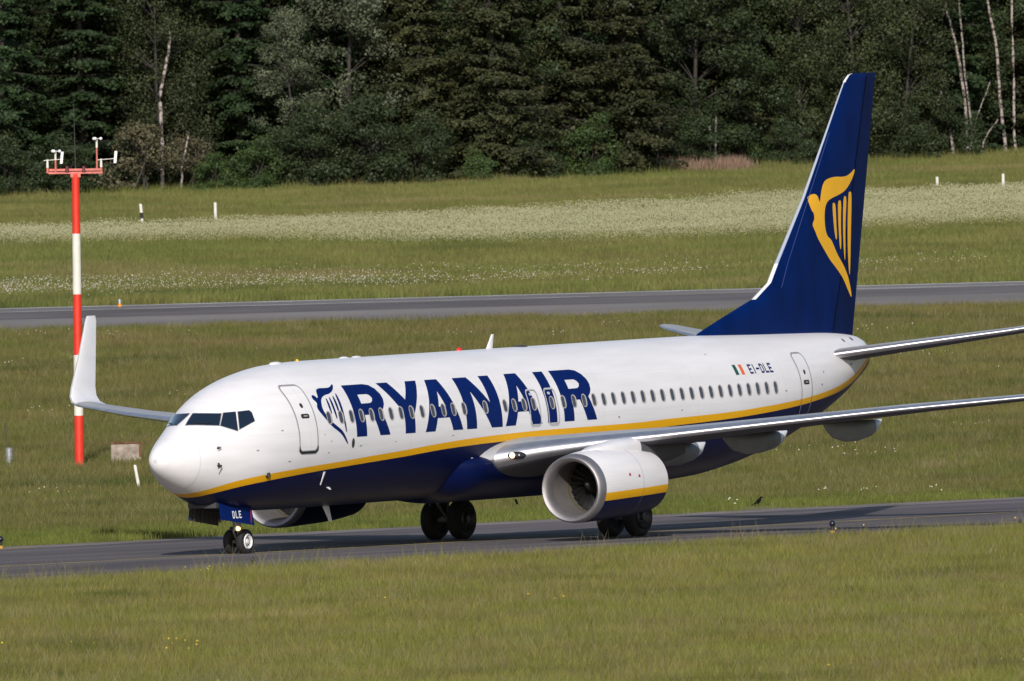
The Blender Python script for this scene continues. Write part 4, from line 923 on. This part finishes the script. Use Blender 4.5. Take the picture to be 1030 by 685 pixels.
def tree(kind, var, u, back, label, scale=1., zs=None, group=None, cat='tree', dvc=0.):
    """a tree standing on the slope where the photograph shows its foot; back = metres behind the wood's front edge"""
    vc = front_vc(u)+dvc; d = vc_to_d(vc)+back; w = (u-CX)/FPX*d
    p = gw(d, w, -.05); o = empty(kind, p, (0, 0, rng.uniform(0, 6.28))); o.scale = (scale, scale, zs or scale)
    cm, tm = PROTO[kind][var % len(PROTO[kind])]
    link(bpy.data.objects.new('crown', cm), o); link(bpy.data.objects.new('trunk', tm), o)
    return tag(o, label, cat, group)
G1 = 'trees along the front of the wood'
for kind, var, u, back, sc, lab in [
 ('fir_tree', 0, 12, 3, 1.0, 'dark layered fir at the left end of the wood, left of the red mast'),
 ('fir_tree', 1, 92, 4, 1.05, 'dark layered fir directly behind the top of the red mast'),
 ('birch_tree', 0, 172, 3, 1.0, 'thin birch with a white stretch of trunk above the grey-brown bush'),
 ('fir_tree', 0, 250, 7, 1.0, 'dark fir between the thin birch and the silvery trees'),
 ('willow_tree', 0, 305, 2.5, .72, 'lower of the two silvery pale-leaved trees, beside the green bush'),
 ('willow_tree', 0, 368, 6, 1.12, 'taller silvery pale-leaved tree reaching the top of the photo'),
 ('spruce_tree', 1, 432, 5, .95, 'first olive spruce right of the silvery trees'),
 ('spruce_tree', 2, 505, 2.5, 1.0, 'broad olive spruce in the middle of the wood above the aerial of the jet'),
 ('spruce_tree', 0, 575, 4, 1.05, 'olive spruce with hanging boughs between two other spruces, behind the bright bush'),
 ('spruce_tree', 2, 638, 2, .95, 'rightmost olive spruce with long reddish brown tipped boughs'),
 ('broadleaf_tree', 0, 708, 5, 1.0, 'dark leafy tree standing above the pinkish reeds'),
 ('broadleaf_tree', 1, 765, 8, 1.0, 'dark leafy tree left of the tail fin tip'),
 ('birch_tree', 1, 812, 5, 1.0, 'greyish birch crown just left of the tail fin tip'),
 ('birch_tree', 0, 868, 5, 1.05, 'fine leaved birch directly behind the tail fin tip'),
 ('birch_tree', 1, 918, 6, 1.0, 'fine leaved birch right of the tail fin with a leaning pale stem'),
 ('broadleaf_tree', 0, 968, 12, .95, 'dark leafy tree behind the bare white birch stems'),
 ('broadleaf_tree', 1, 1030, 13, 1.0, 'dark leafy tree at the right edge of the photo behind birch stems')]:
    tree(kind, var, u, back, lab, sc, None, G1)
G2 = 'bushes at the foot of the wood'
for kind, var, u, back, sc, lab in [
 ('bush', 1, 20, -1, .75, 'low dark bush at the far left foot of the wood'),
 ('bush', 1, 78, -1, .7, 'low dark bush at the foot of the wood behind the mast head'),
 ('elder_bush', 0, 148, -1.5, 1.0, 'grey-brown blossoming bush under the thin birch'),
 ('elder_bush', 0, 196, .5, .8, 'smaller grey-brown blossoming bush with a bare forked stem'),
 ('bush', 0, 222, -2, .62, 'small fresh green bush right of the grey-brown bushes'),
 ('bush', 0, 268, -1.5, .85, 'rounded green bush below the lower silvery tree'),
 ('bush', 1, 318, -1, .95, 'dark rounded bush under the silvery trees'),
 ('bush', 1, 375, -1.5, 1.1, 'large dark bush left of the spruces'),
 ('bush', 1, 430, -1, .85, 'dark bush under the first olive spruce'),
 ('bush', 0, 487, -1, .55, 'low green bush under the broad middle spruce'),
 ('bush', 1, 540, -.5, .6, 'small dark bush between the middle spruces'),
 ('bush', 0, 606, -2, 1.0, 'bright green bush at the foot of the spruces'),
 ('bush', 0, 752, 1.5, .7, 'bright green bush right of the pinkish reeds'),
 ('bush', 1, 700, 2.5, .7, 'dark bush half hidden behind the pinkish reeds'),
 ('bush', 1, 800, 1, .6, 'low dark bush touching the front edge of the tail fin'),
 ('bush', 1, 905, 1.5, .8, 'dark bush right of the tail fin'),
 ('bush', 1, 948, 3.5, .9, 'dark bush left of the bare white birch stems')]:
    tree(kind, var, u, back, lab, sc, None, G2, 'bush')
# deeper rows: seen only in the gaps
k = 0
for row, (b0, step, sc) in enumerate(((11, 62, 1.08), (19, 58, 1.15), (28, 60, 1.25))):
    for u in np.arange(-220+row*20, 1250, step):
        kind = ('spruce_tree', 'fir_tree', 'broadleaf_tree', 'fir_tree', 'broadleaf_tree')[(k*7+row) % 5]
        tree(kind, k, u+rng.normal(0, 8), b0+rng.normal(0, 1.5), 'dark tree deep in the wood, mostly hidden by the front trees', sc, None, 'trees deep inside the wood'); k += 1
# far-off mass of the wood
n = 80000; dR = vc_to_d(175)
d = rng.uniform(dR+36, dR+60, n); w = rng.uniform(-60, 60, n); z = rng.uniform(0, 22, n)
me = leaf_mesh('deep_wood', gw(d, w, z), rng.normal(size=(n, 3))+np.array([-FH.x, -FH.y, .3]), .75, M['fir'], rng.uniform(0, .6, n))
tag(link(bpy.data.objects.new('deep_wood', me)), 'unlit mass of the wood behind the trees', kind='stuff')
# the wood carries on beyond both sides of the view as one mass
n = 150000; w = rng.uniform(36, 125, n)*rng.choice([-1, 1], n); q = rng.random(n)**.5; clump = .5+.5*np.sin(w*.9)*np.sin(w*.37+1); z = 17*rng.random(n)*(.75+.25*clump)
d = np.where(w < 0, vc_to_d(189), vc_to_d(171))+2+3*(1-clump)+z*.12+9*(1-q)
me = leaf_mesh('side_wood', gw(d, w, z), rng.normal(size=(n, 3))+np.array([-FH.x, -FH.y, .5]), .30, M['broad'], rng.uniform(0, 1, n))
tag(link(bpy.data.objects.new('side_wood', me)), 'dark wood carrying on beyond the sides of the view', kind='stuff')
# bare white birch stems at the right
def stem(pts, r0, r1, label, back=3., limbs=()):
    """pts: photograph points along the stem; it stands on the slope at its real distance"""
    r0 *= .85; r1 *= .85; vc = front_vc(pts[-1][0]); d = vc_to_d(vc)+back; vfoot = 123+FPX*(CAM.z-float(hgt(d)))/d-.0267*(pts[-1][0]-505); pxm = FPX/d
    foot = gw(d, (pts[-1][0]-CX)/FPX*d); o = empty('bare_birch_tree', foot)
    def pl(q, a, b):
        out = []
        m_ = len(q)
        for i, (u, v) in enumerate(q):
            out.append((RH.x*(u-pts[-1][0])/pxm, RH.y*(u-pts[-1][0])/pxm, (vfoot-v)/pxm-.15 if i < m_-1 or q is not dense else -.2, a+(b-a)*(m_-1-i)/(m_-1)))
        return out
    f = [np.array(p, float) for p in pts]; dense = []
    for i in range(len(f)-1):
        for t in np.linspace(0, 1, 4)[:-1]: dense.append(f[i]*(1-t)+f[i+1]*t+np.array([math.sin(i*3+t*5)*.5, 0]))
    dense.append(f[-1])
    segs = [pl(dense, r0, r1)]+[pl(l, r0*.45, r1*.3) for l in limbs]
    link(bpy.data.objects.new('trunk', limb_mesh('trunk', segs, M['birch'])), o)
    return tag(o, label, 'tree', 'bare white birch stems')
stem([(958, -60), (962, 0), (969, 30), (975, 62), (979, 95), (980, 136), (981, 152)], .13, .06, 'tall white birch stem, leftmost full-height one, leaning left at its top')
stem([(974, -60), (976, 0), (978, 33)][::1]+[(979, 60), (984, 110), (986, 152)], .07, .05, 'thin birch stem just right of the tall leaning one')
stem([(1000, -60), (1005, 0), (1012, 40), (1014, 85), (1017, 125), (1019, 152)], .13, .07, 'white birch stem between the leaning stem and the right edge')
stem([(1028, -60), (1029, 0), (1029, 60), (1028, 120), (1029, 152)], .10, .07, 'birch stem cut by the right edge of the photo')
stem([(955, 88), (958, 105), (963, 128), (967, 155)], .12, .09, 'short broken white birch stem left of the tall ones')
stem([(1012, 118), (1004, 128), (997, 140), (993, 155)], .06, .04, 'low slanting pale birch branch by the white stems')
stem([(878, 128), (886, 140), (890, 160)][::-1][::-1], .10, .09, 'short pale leaning stem just right of the tail fin', 3.)
stem([(1005, 80), (993, 110), (985, 135), (982, 154)], .05, .03, 'thin brownish sapling leaning across the white stems', 2.5)
stem([(182, 28), (180, 50), (174, 75), (170, 92), (171, 120), (170, 180)], .14, .09, 'forked white birch stem above the grey-brown bushes', .4)
stem([(198, 130), (194, 150), (190, 168), (189, 188)], .08, .06, 'short pale bare stem between the grey-brown bushes', -.6)
stem([(722, 115), (722, 135), (723, 168)], .07, .06, 'slim straight trunk above the reeds, left one of a pair', 1.8)
stem([(728, 110), (728, 135), (727, 168)], .07, .06, 'slim straight trunk above the reeds, right one of a pair', 1.)
stem([(668, 105), (672, 118), (669, 148), (668, 166)], .06, .05, 'slim pale trunk right of the last spruce', 1.5)

# ------------------------------------------------------------------ wind mast
mp_ = seen_at(80, 471); MS = FPX/dist_of(mp_)*1.0; pxm = FPX/(dist_of(mp_)-0)
mast = empty('wind_mast', mp_, (0, R(.75), math.atan2(RH.y, RH.x)))
tag(mast, 'tall red and white banded wind sensor mast standing in the meadow left of the jet', 'mast')
HM = 296/pxm
cols = ['red', 'mast_white', 'red', 'mast_white', 'red']; zc_ = [0, 53/pxm, 114/pxm, 175/pxm, 236/pxm, HM]
rad = lambda z: .160-.03*z/HM
for i, cn in enumerate(cols):
    bm = bmesh.new(); tube(bm, (0, 0, zc_[i]-(0.3 if i == 0 else 0)), (0, 0, zc_[i+1]), rad(zc_[i]), rad(zc_[i+1]), 24); b = bm_obj('mast_section', bm, M[cn], mast, True); b['label'] = 'red mast section' if cn == 'red' else 'white mast section'
bm = bmesh.new(); box(bm, (0, 0, HM+.04), (1.80, .09, .07)); box(bm, (0, 0, HM-.05), (.34, .22, .12)); box(bm, (-.40, .06, HM+.14), (.95, .07, .08)); box(bm, (.42, -.05, HM+.14), (.9, .07, .08)); bm_obj('cross_arm', bm, M['pink'], mast, bev=.008)
def sensor(name, parts):
    bm = bmesh.new()
    for a, b, r_ in parts: tube(bm, a, b, r_, None, 10)
    return bm
for x, h in ((-.66, .72), (.72, 1.12)):
    bm = bmesh.new(); tube(bm, (x, 0, HM+.08), (x, 0, HM+h), .032, .028, 10); p = bm_obj('sensor_post', bm, M['pink'], mast, True)
    bm = bmesh.new(); tube(bm, (x, 0, HM+h-.25), (x, 0, HM+h+.02), .036, .036, 10); bm_obj('anemometer_body', bm, M['mast_white'], p, True)
    bm = bmesh.new()
    for k in range(3):
        a = 2*math.pi*k/3+.2; q = (x+.14*math.cos(a), .14*math.sin(a), HM+h+.05); tube(bm, (x, 0, HM+h+.05), q, .012, None, 6); bmesh.ops.create_uvsphere(bm, u_segments=10, v_segments=8, radius=.055, matrix=Matrix.Translation(q))
    bm_obj('anemometer_cups', bm, M['white'], p, True)
for x in (-.93, .86):
    bm = bmesh.new(); tube(bm, (x, 0, HM+.04), (x, 0, HM+.30), .04, None, 10); p = bm_obj('sensor_post', bm, M['pink'], mast, True)
    bm = bmesh.new(); tube(bm, (x, 0, HM+.22), (x, 0, HM+.50), .045, .035, 10); tube(bm, (x-.12, 0, HM+.46), (x+.48, 0, HM+.50), .014, None, 6); bm_obj('wind_vane', bm, M['mast_white'], p, True)
    bm = bmesh.new(); box(bm, (x+.46, 0, HM+.55), (.09, .012, .40)); vs = [v for v in bm.verts if v.co.z > HM+.6]; 
    for v in vs: v.co.x += .04
    bm_obj('vane_tail', bm, M['white'], p)
bm = bmesh.new(); tube(bm, (0, 0, HM+.1), (-.03, 0, HM+2.35), .014, .006, 6); bm_obj('lightning_rod', bm, M['hub_dark'], mast)
for x in (-.28, .28):
    bm = bmesh.new(); tube(bm, (x, -.05, HM+.08), (x, -.05, HM+.26), .07, .05, 12); bm_obj('obstruction_light', bm, mat('dark red lens', (.12, .01, .02), .3), mast, True)

# ------------------------------------------------------------------ small things in the grass
p = seen_at(127, 467); s_ = FPX/dist_of(p); o = empty('equipment_box', p, (0, 0, math.atan2(RH.y, RH.x)+.05)); tag(o, 'weathered pale box with rusty top corners low in the grass beside the mast', 'box')
M['box'] = mat('weathered box paint', (.36, .30, .25), .85, var=(.55, 3.5, (1, 1, 1)), bump=(.5, 6)); M['rust'] = mat('rusty brown steel', (.17, .075, .035), .9, var=(.5, 6, (1, 1, 1)))
bm = bmesh.new(); box(bm, (0, 0, .34), (30/s_, .5, .70)); bm_obj('cabinet', bm, M['box'], o, bev=.02)
bm = bmesh.new(); box(bm, (0, 0, .72), (31.5/s_, .54, .06)); bm_obj('lid', bm, M['rust'], o, bev=.01)
bm = bmesh.new(); box(bm, (14/s_, -.27, .46), (.08, .02, .42)); bm_obj('hinge_plate', bm, M['rust'], o)
def post(name, u, v, h, r_, lean, cols, label, cat='marker post', group=None, base=None):
    p = seen_at(u, v); o = empty(name, p, (0, 0, math.atan2(RH.y, RH.x))); tag(o, label, cat, group)
    z = -.15; sh = lambda q: math.tan(R(lean))*q
    for z1, cn in cols:
        bm = bmesh.new(); a, b = z, z1*h; tube(bm, (sh(a), 0, a), (sh(b), 0, b), r_, r_*.9, 12); bm_obj('post_section', bm, M[cn], o, True); z = b
    bm = bmesh.new(); bmesh.ops.create_uvsphere(bm, u_segments=12, v_segments=6, radius=r_*.9, matrix=Matrix.Translation((sh(z), 0, z)) @ Matrix.Diagonal((1, 1, .4, 1))); bm_obj('post_cap', bm, M[cols[-1][1]], o, True)
    return o
post('marker_post', 140.5, 494, 26/FPX*dist_of(seen_at(140, 494)), .055, -9, ((.3, 'mast_white'), (.8, 'mast_white'), (1, 'mast_white')), 'short white post leaning left in the grass below the winglet')
G3 = 'white marker posts in the far meadow'
k = 1/FPX
for u, v, h, ln, cc, lab in ((143.5, 227.5, 14, -4, ((.35, 'mast_white'), (.62, 'black'), (1, 'mast_white')), 'black-banded white marker post left of its plain neighbour in the far meadow'), (217, 225, 13, 0, ((.5, 'mast_white'), (1, 'mast_white')), 'plain white marker post right of the black-banded one'),
                     (943, 192, 6, 0, ((.5, 'mast_white'), (1, 'mast_white')), 'tiny white marker post right of the tail fin'), (1009.5, 196, 13, 0, ((.5, 'mast_white'), (1, 'mast_white')), 'white marker post near the right edge of the photo')):
    post('marker_post', u, v, h*k*dist_of(seen_at(u, v))+.42, .085, ln, cc, lab, group=G3)
post('field_post', 9.5, 470, .62, .13, 0, ((.6, 'gear'), (1, 'gear')), 'stubby grey post with a thin rod at the left edge of the meadow', 'post')
o = bpy.data.objects['field_post']; bm = bmesh.new(); tube(bm, (-.02, 0, .4), (-.08, 0, 1.5), .018, .012, 6); bm_obj('rod', bm, M['hub_dark'], o)
M['amber'] = mat('faded amber lamp base', (.42, .25, .03), .6)
# taxiway edge lamps: base, stem, lens
def edge_lamp(u, v, label, s=1., lens='black'):
    p = seen_at(u, v); o = empty('taxiway_light', p); o.scale = (s, s, s); tag(o, label, 'lamp', 'taxiway edge lamps')
    bm = bmesh.new(); tube(bm, (0, 0, -.05), (0, 0, .09), .08, .065, 16); bm_obj('lamp_base', bm, M['amber'], o, True)
    bm = bmesh.new(); tube(bm, (0, 0, .10), (0, 0, .20), .045, .045, 14); bm_obj('lamp_stem', bm, M['black'], o, True)
    bm = bmesh.new(); bmesh.ops.create_uvsphere(bm, u_segments=18, v_segments=12, radius=.085, matrix=Matrix.Translation((0, 0, .28)) @ Matrix.Diagonal((1, 1, 1.1, 1))); bm_obj('lens', bm, M[lens] if lens in M else lens, o, True)
M['bluelens'] = mat('dark lamp lens', (.008, .010, .022), .3)
edge_lamp(837.5, 537, 'dark taxiway edge lamp with yellow base in the near grass behind the engine', 1.0, 'bluelens')
edge_lamp(254.5, 571, 'dark taxiway edge lamp in the near grass under the nose wheel', .75, 'bluelens')
edge_lamp(1, 552, 'dark taxiway edge lamp with yellow base at the left edge of the photo', .95, 'bluelens')
edge_lamp(1026, 529, 'taxiway edge lamp with yellow base at the right edge of the photo', .5, 'bluelens')
# cone with a lamp beyond the runway
p = seen_at(120.5, 309); s_ = dist_of(p)/FPX*.8; o = empty('runway_lamp', p); tag(o, 'small orange cone shaped runway lamp with a pale top beyond the runway', 'lamp')
bm = bmesh.new(); tube(bm, (0, 0, -.05), (0, 0, 5*s_), 4.2*s_, 1.2*s_, 18); bm_obj('lamp_base', bm, mat('orange lamp paint', (.75, .26, .02), .5), o, True)
bm = bmesh.new(); tube(bm, (0, 0, 5*s_), (0, 0, 8*s_), 1.3*s_, 1.3*s_, 14); bmesh.ops.create_uvsphere(bm, u_segments=12, v_segments=8, radius=1.5*s_, matrix=Matrix.Translation((0, 0, 8.6*s_))); bm_obj('lens', bm, mat('pale lamp lens', (.45, .55, .7), .2), o, True)
# crow: one skinned body
def crow():
    p = seen_at(762, 509.3); p.z += .02; s_ = dist_of(p)/FPX*1.3
    me = bpy.data.meshes.new('crow'); rx = Vector((RH.x, RH.y, 0)); fy = Vector((FH.x, FH.y, 0)); 
    pts = [((-.9, 0, 2.1), .85), ((.3, 0, 3.0), 1.45), ((1.5, 0, 4.1), 1.35), ((2.3, 0, 5.4), .75), ((2.7, 0, 6.2), .78), ((3.3, 0, 6.2), .42), ((4.2, 0, 5.95), .12), ((-2.6, 0, 1.2), .42), ((-4.0, 0, .6), .38), ((.9, .5, 1.8), .3), ((.9, .5, .1), .12), ((.9, -.5, 1.8), .3), ((.9, -.5, .1), .12), ((1.5, .5, .02), .08), ((1.5, -.5, .02), .08)]
    E_ = [(0, 1), (1, 2), (2, 3), (3, 4), (4, 5), (5, 6), (0, 7), (7, 8), (1, 9), (9, 10), (1, 11), (11, 12), (10, 13), (12, 14)]
    me.from_pydata([tuple((rx*a[0]+fy*a[1]+Vector((0, 0, a[2])))*s_*1.05) for a, _ in pts], E_, []); me.update()
    o = link(bpy.data.objects.new('crow', me)); o.location = p
    sk = o.modifiers.new('skin', 'SKIN')
    for i, (_, r_) in enumerate(pts): me.skin_vertices[0].data[i].radius = (r_*s_*(1.25 if r_ > .4 else 1), r_*s_*1.2)
    me.skin_vertices[0].data[1].use_root = True
    sb = o.modifiers.new('sub', 'SUBSURF'); sb.levels = sb.render_levels = 2
    me.materials.append(mat('crow feathers', (.004, .004, .006), .8, spec=.1)); return tag(o, 'black crow standing on the grass verge behind the engine', 'crow')
crow()
